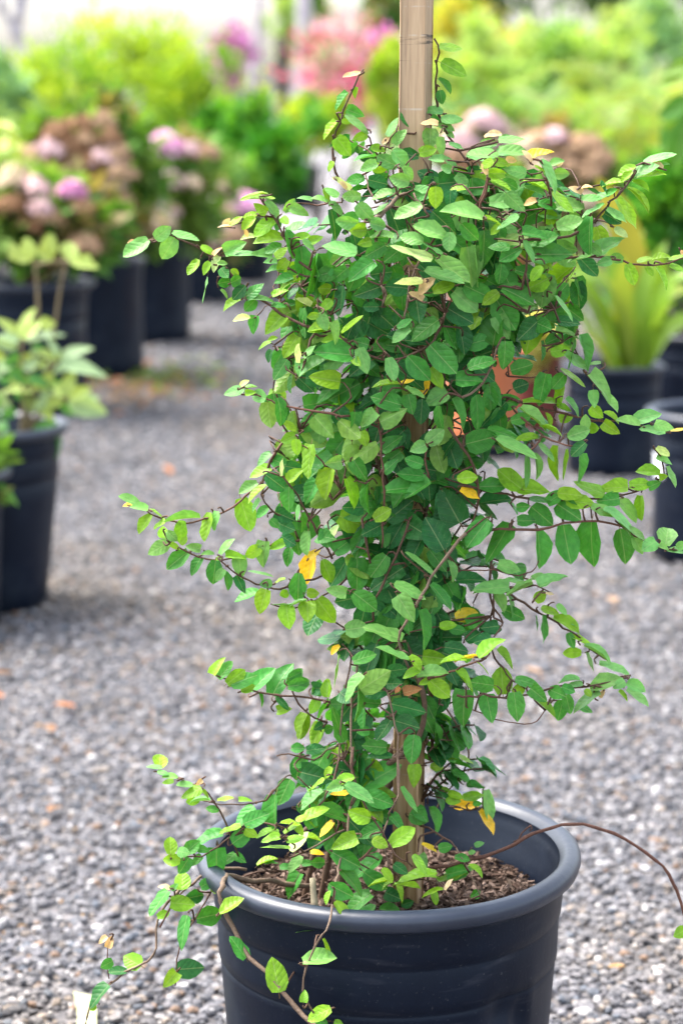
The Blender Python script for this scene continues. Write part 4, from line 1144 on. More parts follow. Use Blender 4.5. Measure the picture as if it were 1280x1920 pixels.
LEAVES = {
'A': '''190 350 60 450 60 l;225 345 312 280 82 l;345 338 278 452 105 l;325 312 475 345 34 l;105 360 65 365 22 o;490 470 435 555 50 y;500 390 580 425 46 y;580 445 615 395 30 o;610 450 568 530 45 p;560 485 515 550 45 y;
640 425 760 370 82 l;660 440 825 415 30 l;600 495 655 490 32 l;620 520 660 570 62 m;680 530 725 555 40 y;675 600 607 612 62 m;680 610 745 580 72 m;620 650 665 690 30 l;770 625 700 700 72 d;760 700 870 628 58 m;745 710 640 755 34 y;540 570 525 715 22 l;
830 710 770 772 70 m;800 712 930 700 28 l;832 805 815 905 62 m;800 820 705 828 40 p;1000 800 890 895 105 y;930 690 1010 645 46 y;1020 700 1080 640 36 d;1075 735 1005 730 42 m;920 745 1000 735 40 m;1045 790 1065 890 52 d;1120 760 1120 920 66 m;1205 800 1147 815 45 y;
1210 787 1240 883 60 l;1275 875 1155 882 45 y;1160 750 1082 706 46 p;920 965 848 992 25 y;905 958 955 935 22 y;990 1020 940 1115 76 m;1020 1068 945 1178 72 m;925 1010 900 1078 32 d;1080 928 1005 1045 88 y;1085 1030 1028 1110 60 m;1090 1090 1098 985 35 p;1120 1060 1180 990 22 l;1105 1065 1075 1155 52 l;
1090 1170 1235 1055 55 l;1085 1178 1168 1255 85 d;1130 1180 1260 1190 98 d;1050 1160 1035 1260 42 m;1270 1040 1202 1000 86 m;905 75 755 65 16 y;870 105 755 105 45 y;870 95 940 100 15 y;900 185 825 140 62 y;890 118 965 210 50 l;640 265 672 225 40 o;680 275 612 265 20 o;680 262 745 215 35 y;
765 228 835 180 42 y;830 215 752 278 55 y;765 290 780 330 25 o;825 335 745 340 25 p;948 228 822 300 78 y;998 345 835 345 76 y;1000 180 1060 115 60 l;1035 160 1140 190 66 l;985 215 1022 250 50 y;1010 290 1062 445 72 m;1098 388 1125 567 98 m;970 225 960 290 42 m;1190 445 1195 665 62 m;985 395 880 410 62 m;
930 455 815 435 48 l;960 485 886 480 36 l;1000 530 902 530 50 l;1055 575 950 595 44 m;945 455 1015 405 50 y;1020 470 965 532 62 y;1090 520 1025 545 56 m;1110 350 1175 405 42 l;1150 365 1225 335 48 y;1060 340 1150 325 50 y;1010 300 1120 265 46 l;1165 120 1092 88 32 l;1260 130 1175 92 42 l;1060 590 975 630 42 y;1280 515 1217 590 80 m;1280 645 1207 640 72 y''',
'B': '''840 150 966 163 48 y;850 245 990 315 80 y;835 345 910 420 36 m;845 412 858 488 55 m;370 310 276 340 20 o;300 430 226 520 40 m;350 395 330 455 30 y;285 528 382 565 66 m;275 560 414 645 36 l;235 605 156 695 52 y;412 678 335 705 56 y;225 698 300 795 95 y;255 600 312 600 30 y;205 840 180 895 36 y;
530 690 585 590 46 l;575 740 630 655 56 l;500 735 540 705 26 o;705 622 612 525 92 m;675 655 742 715 72 d;865 547 763 518 48 l;835 620 742 608 46 o;790 642 785 750 92 l;850 590 968 578 60 l;830 625 925 648 46 l;795 570 840 600 42 m;722 790 815 768 66 y;850 690 850 800 46 l;718 812 602 790 72 d;560 775 650 875 76 l;
590 870 480 815 82 l;665 965 555 940 82 l;620 870 680 938 52 l;690 1030 546 1025 62 m;690 1000 790 1032 52 l;740 1105 596 1185 76 l;840 962 725 903 82 d;870 830 786 818 50 l;870 820 945 890 40 l;915 890 852 872 55 l;870 650 920 700 30 l;900 735 980 762 26 l;820 990 820 1108 86 y;910 1015 905 1105 76 d;1098 1182 880 1120 98 l;
800 1142 930 1255 112 d;710 1215 868 1275 72 m;1000 1000 910 1000 44 y;1000 990 1110 1002 46 y;1135 895 1228 928 52 y;1150 955 1255 1000 36 y;1140 965 1030 912 55 y;1130 920 1098 860 30 o;1190 815 1030 775 52 l;1190 738 1068 750 50 l;1190 790 1290 772 60 l;1195 710 1290 705 42 l;1215 682 1120 680 32 o;940 925 1015 985 62 l;
395 940 297 950 58 m;470 850 378 885 62 l;440 885 530 868 66 y;430 760 510 772 52 y;310 1010 215 940 38 p;245 965 296 1000 26 o;375 1050 273 1050 70 l;180 1085 265 1140 52 l;240 1050 162 1005 46 l;350 1095 435 1190 88 l;360 1190 236 1200 92 m;400 1240 328 1250 72 y;430 1195 510 1220 60 l;415 950 520 975 86 d;560 1030 446 1050 46 l;445 1150 535 1100 42 l;150 1000 185 1070 36 y''',
'C': '''1040 335 1206 268 46 l;1160 372 1075 335 46 o;970 415 1110 350 58 l;1000 425 1155 395 50 y;1130 350 1190 335 26 l;1000 360 898 402 46 y;975 392 912 440 42 y;925 455 806 465 32 y;975 450 1070 492 36 y;945 490 1075 605 46 y;885 500 762 575 52 m;880 555 990 710 52 y;810 585 696 670 42 l;820 615 930 685 42 l;805 640 900 690 74 d;
725 660 700 866 86 m;865 730 940 775 46 p;760 720 800 825 96 y;755 890 905 796 76 l;745 885 600 925 44 l;920 920 850 898 62 l;850 920 768 945 56 l;725 830 780 880 60 l;945 945 985 1057 72 y;1055 965 1096 1012 32 y;1115 965 1190 1080 56 y;1200 945 1282 990 36 y;1000 930 1080 900 36 y;1090 922 1190 890 32 y;1190 920 1284 895 32 y;
1265 862 1284 890 26 o;670 555 775 553 42 l;670 520 605 478 36 o;670 492 726 474 26 o;350 312 485 270 34 Y;370 330 335 262 24 o;385 355 446 386 24 y;420 320 540 470 48 l;495 510 610 620 42 y;480 352 555 320 46 l;505 400 586 402 66 l;525 355 555 320 32 o;410 575 512 590 58 m;320 485 450 525 46 l;320 450 460 482 42 y;
290 645 182 735 66 l;90 672 185 690 36 y;180 708 132 762 46 y;315 757 458 765 82 m;400 562 330 582 40 o;320 800 382 920 42 l;220 520 320 618 92 l;680 612 515 590 72 l;520 722 660 690 80 l;350 822 510 790 72 m;380 890 588 880 112 m;435 958 366 1030 52 y;470 1030 360 1090 96 y;195 1090 370 1165 92 m;175 1112 82 1175 72 y;
242 845 127 832 66 m;310 850 190 915 82 m;190 942 182 1050 82 m;30 830 25 1055 102 l;85 742 85 950 72 m;170 195 315 205 42 l;190 168 98 170 36 o;165 225 42 240 48 l;175 265 335 275 62 l;170 300 5 270 52 l;215 312 275 325 40 o;340 402 215 380 62 l;140 320 70 365 52 y;140 325 222 342 52 y;110 400 206 402 62 y;120 440 235 490 42 y;100 450 0 422 46 y;200 445 275 488 72 m;100 400 85 345 26 o''',
'D': '''870 138 708 70 98 l;905 112 900 217 82 l;975 62 1062 150 96 m;745 170 625 130 76 l;640 190 525 282 102 m;805 270 572 218 74 p;865 240 740 185 42 l;825 265 990 410 72 l;750 345 968 402 86 l;1010 200 1040 415 122 l;745 412 590 415 62 p;725 490 802 390 62 o;745 520 670 475 36 o;805 470 920 425 72 y;470 635 355 632 62 d;
480 560 396 562 62 d;490 440 350 490 102 d;485 650 560 682 62 m;668 690 562 748 62 l;590 690 672 650 42 m;835 640 685 742 86 m;870 557 1026 650 118 d;645 800 520 790 82 m;785 790 925 942 142 m;650 855 770 987 122 m;1165 792 1200 553 144 m;1000 790 1138 752 102 m;1015 932 1152 862 96 m;940 1000 1086 1005 86 m;1125 995 1195 1145 92 m;
1060 1085 1090 1276 86 m;920 1110 1002 1265 86 m;890 1070 770 1142 106 l;785 930 856 1040 56 y;600 1025 455 1030 32 y;600 1020 682 1000 22 Y;635 1045 735 1112 46 l;740 950 740 1080 102 Y;655 1085 680 1195 82 m;740 1112 730 1250 96 d;618 1152 453 1098 106 m;485 1252 632 1185 96 b;460 1190 375 1270 82 l;335 1195 335 1285 72 m;
325 852 115 828 126 m;125 595 165 692 66 l;185 690 66 700 46 y;115 615 55 620 46 y;195 652 236 766 62 l;270 762 150 760 42 y;360 805 406 945 82 l;330 872 366 912 50 y;535 865 562 990 80 l;570 920 742 1030 122 d;265 432 255 600 82 d;200 520 138 575 60 y;255 720 356 610 50 y;100 240 105 495 62 m;230 345 132 370 96 m;290 330 206 400 82 m;
450 290 302 382 112 m;425 370 550 350 112 d;520 190 412 250 92 m;350 240 164 195 68 l;360 55 235 50 86 l;405 102 327 108 80 y;435 165 360 185 58 y;425 60 510 82 62 l;570 150 440 130 52 l;700 502 722 640 122 d;660 450 532 440 102 d;40 560 45 740 82 d;250 1012 82 980 112 y;420 790 335 765 72 m;520 812 430 800 52 m''',
'E': '''760 155 653 187 58 l;740 138 780 103 26 p;765 155 830 138 24 l;765 185 826 178 38 y;890 220 818 183 78 l;900 237 915 375 106 b;960 210 1006 355 72 m;1060 287 1066 415 78 b;1180 320 1284 438 112 b;1000 357 1062 410 48 y;1072 435 990 470 66 y;1070 457 1080 546 60 y;1160 490 1140 673 90 y;1260 645 1240 802 78 y;125 850 24 800 38 l;90 850 40 852 28 Y;
185 885 90 858 38 l;190 880 290 920 24 y;205 915 130 1009 66 y;290 945 225 992 32 y;275 1055 275 987 62 y;312 1077 199 1142 72 l;300 1012 350 1062 60 l;390 945 370 1072 78 y;425 1135 308 1224 88 m;320 1082 370 1120 32 y;380 1092 415 1048 36 y;500 1118 420 1100 56 l;505 1170 438 1258 62 m;500 932 300 925 26 l;580 1150 510 1145 22 l;560 898 540 1056 92 y;
600 893 580 996 54 l;740 812 790 990 116 y;840 722 738 772 46 l;900 735 790 822 32 y;620 1152 690 1063 36 l;590 1187 576 1313 92 m;630 1165 590 1182 22 y;640 1240 592 1302 52 l;650 1160 760 1156 42 y;730 1152 740 1281 96 l;645 1250 670 1353 44 m;715 1275 757 1376 60 d;780 1252 920 1260 22 l;855 1110 778 1160 72 y;885 1072 862 1211 88 l;
850 1382 716 1410 52 m;930 1322 861 1330 54 l;895 1360 850 1489 82 y;1010 1300 945 1320 26 y;1025 1380 976 1395 52 y;1090 1260 1080 1419 104 m;1135 1380 1196 1385 60 y;1012 1455 1025 1571 102 y;1140 1432 1140 1533 98 y;1200 1420 1290 1548 112 y;1060 1448 940 1460 26 l;1140 1425 1040 1450 32 l;1175 1140 1130 1305 96 Y;1150 1175 1202 1120 34 Y;
920 630 803 665 58 y;920 545 840 600 46 l;930 580 1005 610 76 m;890 672 1002 752 102 d;1020 720 1100 640 62 y;1010 622 1112 640 82 d;915 862 840 920 46 m;860 825 805 882 26 l;915 940 960 978 52 m;945 895 1052 942 88 d;990 680 990 580 26 p;970 965 1050 1000 82 d;985 1040 1058 1088 78 d;1060 1012 1092 1140 82 m;1040 1112 1010 1209 62 m;1000 1080 920 1110 58 y;
1145 1012 1130 1140 42 l;1205 1040 1278 1050 92 m;1230 1180 1282 1302 86 y;1090 850 1075 940 32 l;1030 745 1020 880 72 m;1200 702 1132 832 80 m;1105 900 1125 1002 42 m''',
'F': '''240 90 352 190 106 b;335 40 335 168 72 m;455 30 380 137 82 m;375 155 402 231 66 y;495 272 606 190 88 m;760 238 683 268 78 l;765 227 860 153 88 l;745 356 645 323 74 m;757 427 605 408 76 m;525 512 702 480 108 m;790 460 648 545 88 m;840 0 830 140 52 m;965 706 858 513 168 d;870 868 772 693 154 d;1265 705 1148 927 148 m;1130 690 1018 831 108 m;
1080 592 1250 545 98 d;1080 490 1225 478 88 m;965 530 1060 570 78 d;970 502 1072 552 52 Y;945 440 1058 430 80 y;1000 232 1172 190 142 m;635 880 823 991 82 l;525 900 440 1017 108 m;625 975 445 1092 132 d;570 1070 746 1132 82 l;590 1140 682 1282 112 l;330 1125 452 1217 118 m;285 1127 176 1105 76 l;210 882 332 785 88 m;150 740 172 842 82 m;
190 795 225 722 42 p;450 682 541 628 82 y;530 692 668 583 118 d;625 702 540 842 122 d;640 700 765 780 150 d;390 610 270 615 102 d;420 467 400 633 76 m;470 490 470 606 42 d;285 440 357 586 52 y;200 377 148 542 98 y;330 330 397 440 92 m;255 335 170 350 84 l;505 402 589 333 66 m;350 915 350 1112 118 m;290 920 205 1070 102 d;
490 720 390 770 102 d;940 1052 1106 1033 82 d;1260 1090 1067 1102 62 l;790 1075 911 1202 58 m;890 930 938 1040 46 l''',
'G': '''400 38 446 243 118 m;560 12 596 222 122 m;730 -8 720 234 124 m;900 35 940 222 108 m;985 85 1032 178 62 l;1115 110 1042 160 84 l;1172 140 1190 30 120 l;1120 140 1186 152 30 l;1180 170 1276 175 32 l;1240 145 1290 130 52 l;890 0 972 60 42 l;950 30 1042 90 46 l;235 385 41 396 58 l;200 350 350 345 36 l;382 370 231 427 62 l;412 387 567 322 78 l;390 470 450 420 66 y;
455 425 502 430 16 o;370 335 450 318 42 l;425 512 526 545 42 y;500 570 646 640 56 y;520 490 576 545 42 l;395 558 405 640 24 m;440 555 445 706 48 m;590 660 622 745 42 m;610 690 740 740 24 y;670 780 570 778 62 y;680 740 840 806 27 l;705 770 730 882 24 l;590 580 642 622 26 l;145 977 15 958 98 m;200 1030 190 880 120 y;250 1010 330 990 70 y;270 940 406 965 68 m;
100 1028 132 1183 112 m;265 1018 286 1175 102 m;365 995 452 1062 88 m;400 1070 508 1150 56 y;475 1000 556 1035 82 m;560 1065 530 1175 82 m;575 1030 602 1135 66 m;550 985 622 1012 62 m;660 945 546 942 42 l;680 968 590 977 36 l;785 1020 621 1088 52 l;720 1002 887 930 72 l;640 1090 725 1132 42 m;690 1000 722 1032 40 y;780 1050 810 1000 26 o;
775 852 946 906 62 l;930 950 866 990 60 l;940 960 1042 1002 72 l;940 1002 1063 1081 57 l;890 1010 946 1057 36 y;110 5 10 110 100 m;170 250 290 285 62 l;205 520 316 572 84 m;230 430 280 542 32 l;150 420 210 520 52 l;175 620 76 632 82 d;130 690 55 712 82 d;160 760 250 862 46 y''',
'H': '''683 252 475 180 64 l;785 75 842 284 74 m;725 380 543 326 54 l;730 350 792 426 60 y;790 440 695 470 46 y;770 477 938 440 80 l;850 500 956 588 102 y;845 492 790 522 42 y;1070 380 930 374 34 y;1140 365 1010 355 25 Y;1145 367 1270 250 56 y;1000 440 1100 552 42 y;1130 390 1206 436 26 y;805 352 940 370 104 y;430 555 594 453 118 b;455 470 350 602 62 l;
390 385 512 340 62 m;345 195 457 180 104 l;620 640 803 682 112 d;785 575 852 692 78 d;950 575 880 687 98 d;1060 555 1040 751 128 m;755 823 735 979 100 m;750 1000 756 1126 80 y;335 870 260 682 72 m;415 535 430 720 42 m;455 662 442 780 52 m;590 902 458 890 88 m;620 960 488 950 62 d;440 1142 645 1008 142 m;480 1190 617 1240 104 m;490 800 420 808 58 m;
615 735 545 850 72 d;640 740 772 780 112 d;80 1050 237 1090 138 d;262 1020 222 1080 46 y;330 1120 238 1150 72 l;335 1125 496 1216 66 l;400 1080 290 1105 66 y;210 1165 80 1246 52 l;165 1235 140 1155 42 y;368 1172 260 1178 38 Y;310 290 260 336 38 Y;690 575 790 550 52 r;670 540 642 572 28 r;0 485 75 455 56 m;0 535 115 520 82 m;150 545 222 545 82 d;
235 600 240 500 56 y;115 700 58 832 66 y;205 770 150 883 66 y;210 760 160 790 52 d;215 800 270 780 56 m;20 905 90 905 62 m;110 920 215 905 62 d;110 960 35 1010 72 m;255 640 330 640 62 m;310 570 370 620 92 d;595 560 462 570 92 d;590 520 670 515 72 d;590 445 700 430 82 d;1000 122 1122 90 88 Y;905 175 1000 165 56 y;965 185 1056 200 56 m;
1042 240 913 238 74 d;1070 160 1166 110 78 m;940 300 1066 312 78 d;1145 180 1266 190 78 d;1065 265 1140 222 86 d;305 340 292 520 16 l;870 750 900 880 52 m;830 745 788 870 78 d;985 910 900 940 46 y;1000 930 1096 1000 42 y;850 1012 922 1020 52 y;880 980 1000 960 32 y''',
'I': '''240 235 320 245 32 m;330 260 356 396 36 l;225 298 316 285 38 y;180 335 287 335 58 Y;300 360 368 456 46 Y;120 252 156 260 24 y;150 272 220 295 36 y;140 302 206 312 42 y;270 322 310 325 26 m;345 340 366 395 26 l;60 340 106 452 48 m;0 345 46 405 62 m;25 520 92 550 36 Y;105 540 166 530 48 m;280 528 320 512 28 l;250 562 280 554 22 l;185 582 250 592 36 m;
145 665 250 640 72 m;250 620 316 662 28 y;260 775 305 745 46 m;100 702 269 660 42 y;130 735 35 746 24 y;80 740 100 802 32 y;95 672 0 650 36 y;15 570 52 640 46 l;140 740 170 690 26 o;1290 930 1236 960 58 y''',
'J': '''570 200 580 112 92 y;590 190 506 175 24 l;560 215 626 222 22 l;685 252 598 240 42 l;660 270 596 275 36 y;770 300 684 290 42 l;830 262 796 292 30 o;825 310 720 370 66 y;810 380 742 395 56 y;880 388 765 378 26 l;830 330 870 366 26 y;930 452 860 432 46 m;1050 388 1120 378 26 y;920 388 1010 382 16 y;1140 420 1042 532 78 m;1075 527 1214 470 88 m;1270 350 1245 552 82 m;
955 590 796 637 70 m;1010 647 1108 572 98 m;1060 540 945 577 32 y;1085 560 1156 600 62 y;1030 705 960 762 52 m;1030 715 1078 750 56 m;640 710 640 614 80 y;700 745 606 742 70 y;680 690 742 702 62 l;720 707 802 636 82 m;750 730 702 814 78 m;830 720 775 772 48 m;800 672 868 690 48 m;915 672 915 851 108 m;710 925 710 816 94 y;820 905 902 865 66 m;895 942 945 880 36 y;
625 930 523 1059 66 m;635 915 575 895 26 o;640 922 680 890 36 l;640 1000 772 1012 92 y;735 975 832 955 84 d;560 1085 625 1060 52 y;795 1097 934 1066 118 m;935 1067 1056 976 72 y;740 1075 688 1256 72 m;670 1402 823 1390 114 d;675 1417 612 1492 82 y;1092 1332 1008 1215 72 m;1290 1540 1258 1352 116 y;260 1202 215 1240 32 o;265 1272 288 1205 46 o;295 1350 230 1385 62 m;
465 1382 368 1326 102 y;375 1415 275 1412 52 d;270 1493 166 1613 72 d;195 1622 160 1640 32 y''',
'K': '''540 320 733 350 88 m;880 367 756 330 94 y;938 425 810 470 84 m;750 380 890 522 122 d;650 570 798 652 112 m;945 590 806 722 88 m;625 760 756 832 108 m;700 680 831 797 88 m;880 820 727 912 88 m;910 885 788 1059 98 m;665 865 745 955 56 y;640 800 610 872 42 y;455 695 376 821 72 m;460 590 395 680 62 l;605 630 530 632 66 m;465 642 532 630 42 m;800 485 660 540 92 y;
330 440 235 455 26 y;290 440 200 467 32 y;340 480 235 500 42 y;400 545 240 520 24 y;335 395 442 402 26 y;360 455 442 400 46 y;430 400 470 462 46 y;370 500 470 480 46 y;395 560 491 458 42 p;470 480 572 486 26 y;430 382 492 348 36 y;480 372 597 288 46 y;660 385 580 466 42 Y;520 572 590 568 32 Y;525 190 550 276 52 y;465 282 600 210 62 l;600 122 520 202 46 y;
1000 522 1127 433 102 y;890 490 960 525 72 y;1000 352 1080 432 46 m;1060 175 1150 310 38 m;1110 340 1212 380 86 m;1130 585 1216 682 62 y;1265 705 1033 712 42 y;1010 745 880 740 42 y;945 668 1012 732 56 y;1020 765 1162 770 32 y;1010 750 950 782 22 y;1030 770 1066 862 34 y;965 810 1060 850 84 d;1060 885 1126 870 56 d;930 912 1042 905 32 m;1015 640 1092 692 52 d;
840 690 960 780 102 m;575 1035 448 1022 40 l;475 1227 650 1192 98 l;590 1090 632 1200 36 y;620 1230 642 1285 26 y;200 650 302 600 46 y;245 640 322 632 26 m;335 662 410 650 46 m''',
'M': '''640 245 672 178 22 y;660 262 714 203 50 m;695 282 760 233 56 y;710 288 800 246 54 m;750 312 800 290 38 y;790 314 871 225 62 m;878 327 932 206 82 m;940 292 988 228 50 m;945 290 1016 272 50 m;1050 330 1066 272 46 m;1092 336 1096 270 38 y;890 335 942 376 32 d;895 390 942 380 42 y;1012 400 985 491 50 y;1066 432 1040 526 52 y;820 315 840 366 20 m;1060 342 1030 395 42 y;1110 370 1162 362 46 m''',
'L': '''345 266 451 254 54 y;345 328 350 290 30 y;440 350 366 378 44 y;385 378 422 402 36 m;450 395 478 402 22 y''',
'Q': '''905 1115 800 1080 36 l;880 1092 992 1050 70 l;1030 1145 915 1130 36 l;975 1105 1062 1130 58 l;1055 1142 1126 1130 22 Y;650 860 766 966 62 l;715 950 789 1033 42 l;670 935 676 1016 54 l;505 830 626 896 27 y;710 800 650 800 17 l;630 1133 632 1066 50 l;540 1172 641 1138 76 l;630 1200 566 1259 62 d;600 1252 600 1389 40 m;495 1215 470 1369 44 y;545 1230 520 1371 24 y;335 1255 355 1406 27 l;
372 1250 406 1366 30 l;395 1205 470 1282 36 l;180 1180 370 1262 42 l;395 1175 295 1163 46 y;400 1120 506 1141 24 y;140 1132 290 1162 72 m;260 1090 346 1072 56 m;300 1030 432 1112 56 l;500 1020 556 1042 32 y;655 1025 710 1068 58 y;720 1050 796 1086 27 y;720 1100 792 1152 62 y;645 1125 686 1128 52 y;500 1085 562 1068 52 y;430 1050 460 1122 36 y;320 1000 500 990 32 y;
530 980 602 1052 26 l;435 855 400 997 88 m;525 860 472 922 68 m;515 890 510 1013 42 y;395 590 312 672 98 d;385 600 457 632 84 m;430 705 500 672 66 m;455 745 546 735 62 y;530 755 636 831 42 l;475 465 562 576 24 l;410 690 418 782 26 m;600 660 649 831 30 m;580 680 560 821 32 m;480 640 592 662 32 l;480 590 592 602 52 d;230 692 230 820 82 m;270 930 342 905 72 d;
182 1020 291 985 84 m;258 840 356 815 82 m;310 1430 203 1348 98 y;290 1432 437 1440 56 y;490 1452 602 1462 42 y;728 1456 588 1410 52 y;845 1422 715 1427 62 y;802 1480 698 1492 72 m;850 1412 947 1408 66 y;1005 1357 899 1333 64 y;945 1422 1002 1398 48 m;1035 1318 1066 1416 32 l;910 1465 905 1576 36 y;1000 1372 1036 1368 36 y;985 1225 1041 1266 38 p;985 1272 1056 1302 36 l;
360 1520 457 1602 98 m;490 1508 592 1572 102 m;530 1490 660 1502 66 y;440 1502 520 1448 62 m;350 1482 450 1480 52 m;285 1522 346 1520 48 m;660 1520 762 1572 62 l;720 1530 872 1602 46 l;800 1490 892 1572 32 l;290 1592 372 1588 58 m;145 1580 48 1702 98 m''',
}

FIG = empty('climbing_vine', (POT_C.x, POT_C.y, SOIL_Z))
tag(FIG, 'leafy green climbing fig vine trained up the wooden stake', 'vine')
FL = Vector(FIG.location)

# branches (each one its own part)
SAMPLES = []                                # (px, py, depth) along every branch, to hang the leaves on
S3 = []                                     # the same in space
for bi, (k, s, r0, r1, d0, d1, col) in enumerate(BRANCH):
    q = [float(x) for x in s.split()]
    pts = [cpx(k, q[i], q[i + 1]) for i in range(0, len(q), 2)]
    n = len(pts)
    D0 = core_depth(*pts[0]) if d0 is None else d0
    D1 = core_depth(*pts[-1]) if d1 is None else d1
    ln = [0]
    for a, b in zip(pts, pts[1:]):
        ln.append(ln[-1] + math.hypot(b[0] - a[0], b[1] - a[1]))
    wp = []
    for i, (x, y) in enumerate(pts):
        t = ln[i] / ln[-1]
        d = D0 + (D1 - D0) * t
        if k == 'J' and bi and r0 == 3.0:      # the thick runner lies on the soil, crosses the rim, then hangs down the pot wall
            d = np.interp(i, [0, 3, 6, 7, 8, 9, 10, 12, 14, 15], [-0.02, -0.045, -0.07, -0.128, -0.136, -0.131, -0.137, -0.165, -0.190, -0.197])
        if k == 'K' and r0 == 1.5 and r1 == 1.1:   # shoot over the front rim
            d = np.interp(i, [0, 3, 5, 6, 7, 9, 11], [-0.10, -0.13, -0.186, -0.205, -0.209, -0.203, -0.200])
        wp.append(P(x, y, Y0 + d))
    path = catmull(wp, 0.009)
    jit = random.Random(bi)
    path = [p + Vector((jit.gauss(0, 0.0006), jit.gauss(0, 0.0012), jit.gauss(0, 0.0006))) for p in path]
    m = MB()
    rk = 0.00078
    tube(m, path, r0 * rk, r1 * rk, 6, col, knob=0.22, seed=bi)
    m.build('branch', M['stem'], FIG)
    for p in path:
        v = p - EYE
        z = v.dot(CF)
        SAMPLES.append((640 + FPX * v.dot(CR) / z, 960 - FPX * v.dot(CU) / z, p.y - Y0))
        S3.append(p)

# woody main stems climbing the stake
for j, (a0, tw, r) in enumerate(((0.4, 2.1, 4.2), (2.3, -1.6, 3.4), (3.6, 2.6, 3.0), (5.0, -2.2, 2.6))):
    path = []
    H = (0.74, 0.70, 0.62, 0.66)[j]
    for i in range(60):
        t = i / 59
        w = a0 + tw * t + 0.5 * math.sin(t * 17 + j)
        rad = 0.030 + 0.014 * math.sin(t * 11 + j * 2) + (0.030 * (1 - t * 6) if t < 1 / 6 else 0)
        c = ST_B.lerp(ST_T, (SOIL_Z - 0.01 + H * t - ST_B.z) / (ST_T.z - ST_B.z))
        low = max(0.0, 1 - t / 0.30)                        # the lower stems come in from the left of the stake
        off = Vector((math.cos(w) * rad, math.sin(w) * rad, 0)).lerp(Vector((-0.034 - 0.016 * j - 0.04 * low, -0.02 + 0.018 * j, 0)), min(1.0, low * 1.6))
        path.append(c + off)
    m = MB()
    tube(m, path, r * 0.001, r * 0.0006, 7, (0.11, 0.065, 0.042), knob=0.2, seed=90 + j)
    m.build('main_stem', M['stem'], FIG)
    for p in path:
        S3.append(p)
SAMPLES = np.array(SAMPLES)
S3A = np.array([tuple(p) for p in S3])


def leaf_matrix(bx, by, tx, ty, w, depth_fn, tone, jit, Ybase=Y0, aspect=0.66, min_asp=0.52):
    ln = max(4.0, math.hypot(tx - bx, ty - by))
    Lp = max(ln, w / 0.80)
    Wp = max(w, min_asp * Lp, min(aspect * Lp, w * 2.6)) if w < aspect * Lp else w
    d = depth_fn((bx + tx) / 2, (by + ty) / 2)
    c = P(bx, by, Ybase + d)
    k = pxm(c)
    a = (CR * (tx - bx) - CU * (ty - by)) / ln
    to_cam = (EYE - c).normalized()
    a = (a - to_cam * a.dot(to_cam)).normalized()
    cosp = min(1.0, ln / Lp)
    sinp = math.sqrt(1 - cosp * cosp)
    A = (a * cosp + to_cam * sinp * (1 if ty >= by - 5 else -1)).normalized()
    n0 = (to_cam - A * to_cam.dot(A)).normalized()
    cr = min(1.0, max(0.12, w / Wp))
    ro = math.acos(cr)
    n1 = Matrix.Rotation(ro, 3, A) @ n0
    n2 = Matrix.Rotation(-ro, 3, A) @ n0
    Nn = n1 if n1.z > n2.z else n2
    if tone == 'b':
        Nn = -Nn
    Nn = Matrix.Rotation(jit.gauss(0, 0.16), 3, A) @ Nn
    X = A.cross(Nn).normalized()
    Z = X.cross(A)
    L, W = Lp * k * 1.14, Wp * k * 1.09
    mt = Matrix(((X.x * W, A.x * L, Z.x * L, c.x), (X.y * W, A.y * L, Z.y * L, c.y), (X.z * W, A.z * L, Z.z * L, c.z), (0, 0, 0, 1)))
    return mt, ln * w, c


def fig_depth(tone, g):
    def fn(x, y):
        dd = (SAMPLES[:, 0] - x) ** 2 + (SAMPLES[:, 1] - y) ** 2
        i = int(np.argmin(dd))
        r = math.sqrt(dd[i])
        cd = core_depth(x, y)
        near = SAMPLES[i, 2] - 0.004
        t = min(1.0, max(0.0, (r - 16) / 40))
        d = near * (1 - t) + cd * t
        if cd < -0.03 and d > cd + 0.05:
            d = d * 0.5 + cd * 0.5
        off = {'d': 0.016, 'm': 0.004, 'l': -0.008, 'y': -0.006, 'p': -0.014, 'b': -0.004, 'o': -0.010, 'Y': 0.010, 'r': 0.0}[tone]
        return d + (off if cd < -0.01 else off * 0.3) + g.uniform(-0.007, 0.007)
    return fn


gl = random.Random(11)
placed = []
for k, s in LEAVES.items():
    sc = CROP[k][2]
    for ent in s.replace('\n', '').split(';'):
        e = ent.split()
        if len(e) != 6:
            continue
        bx, by = cpx(k, float(e[0]), float(e[1]))
        tx, ty = cpx(k, float(e[2]), float(e[3]))
        mt, area, c = leaf_matrix(bx, by, tx, ty, float(e[4]) / sc, fig_depth(e[5], gl), e[5], gl)
        t = TONE[e[5]]
        q = gl.uniform(0.82, 1.2)
        h = gl.uniform(-0.12, 0.12)
        col = (t[0] * q * (1 + h), t[1] * q, t[2] * q * (1 - h))
        placed.append((area, mt, col, gl.randrange(len(LV)), c))

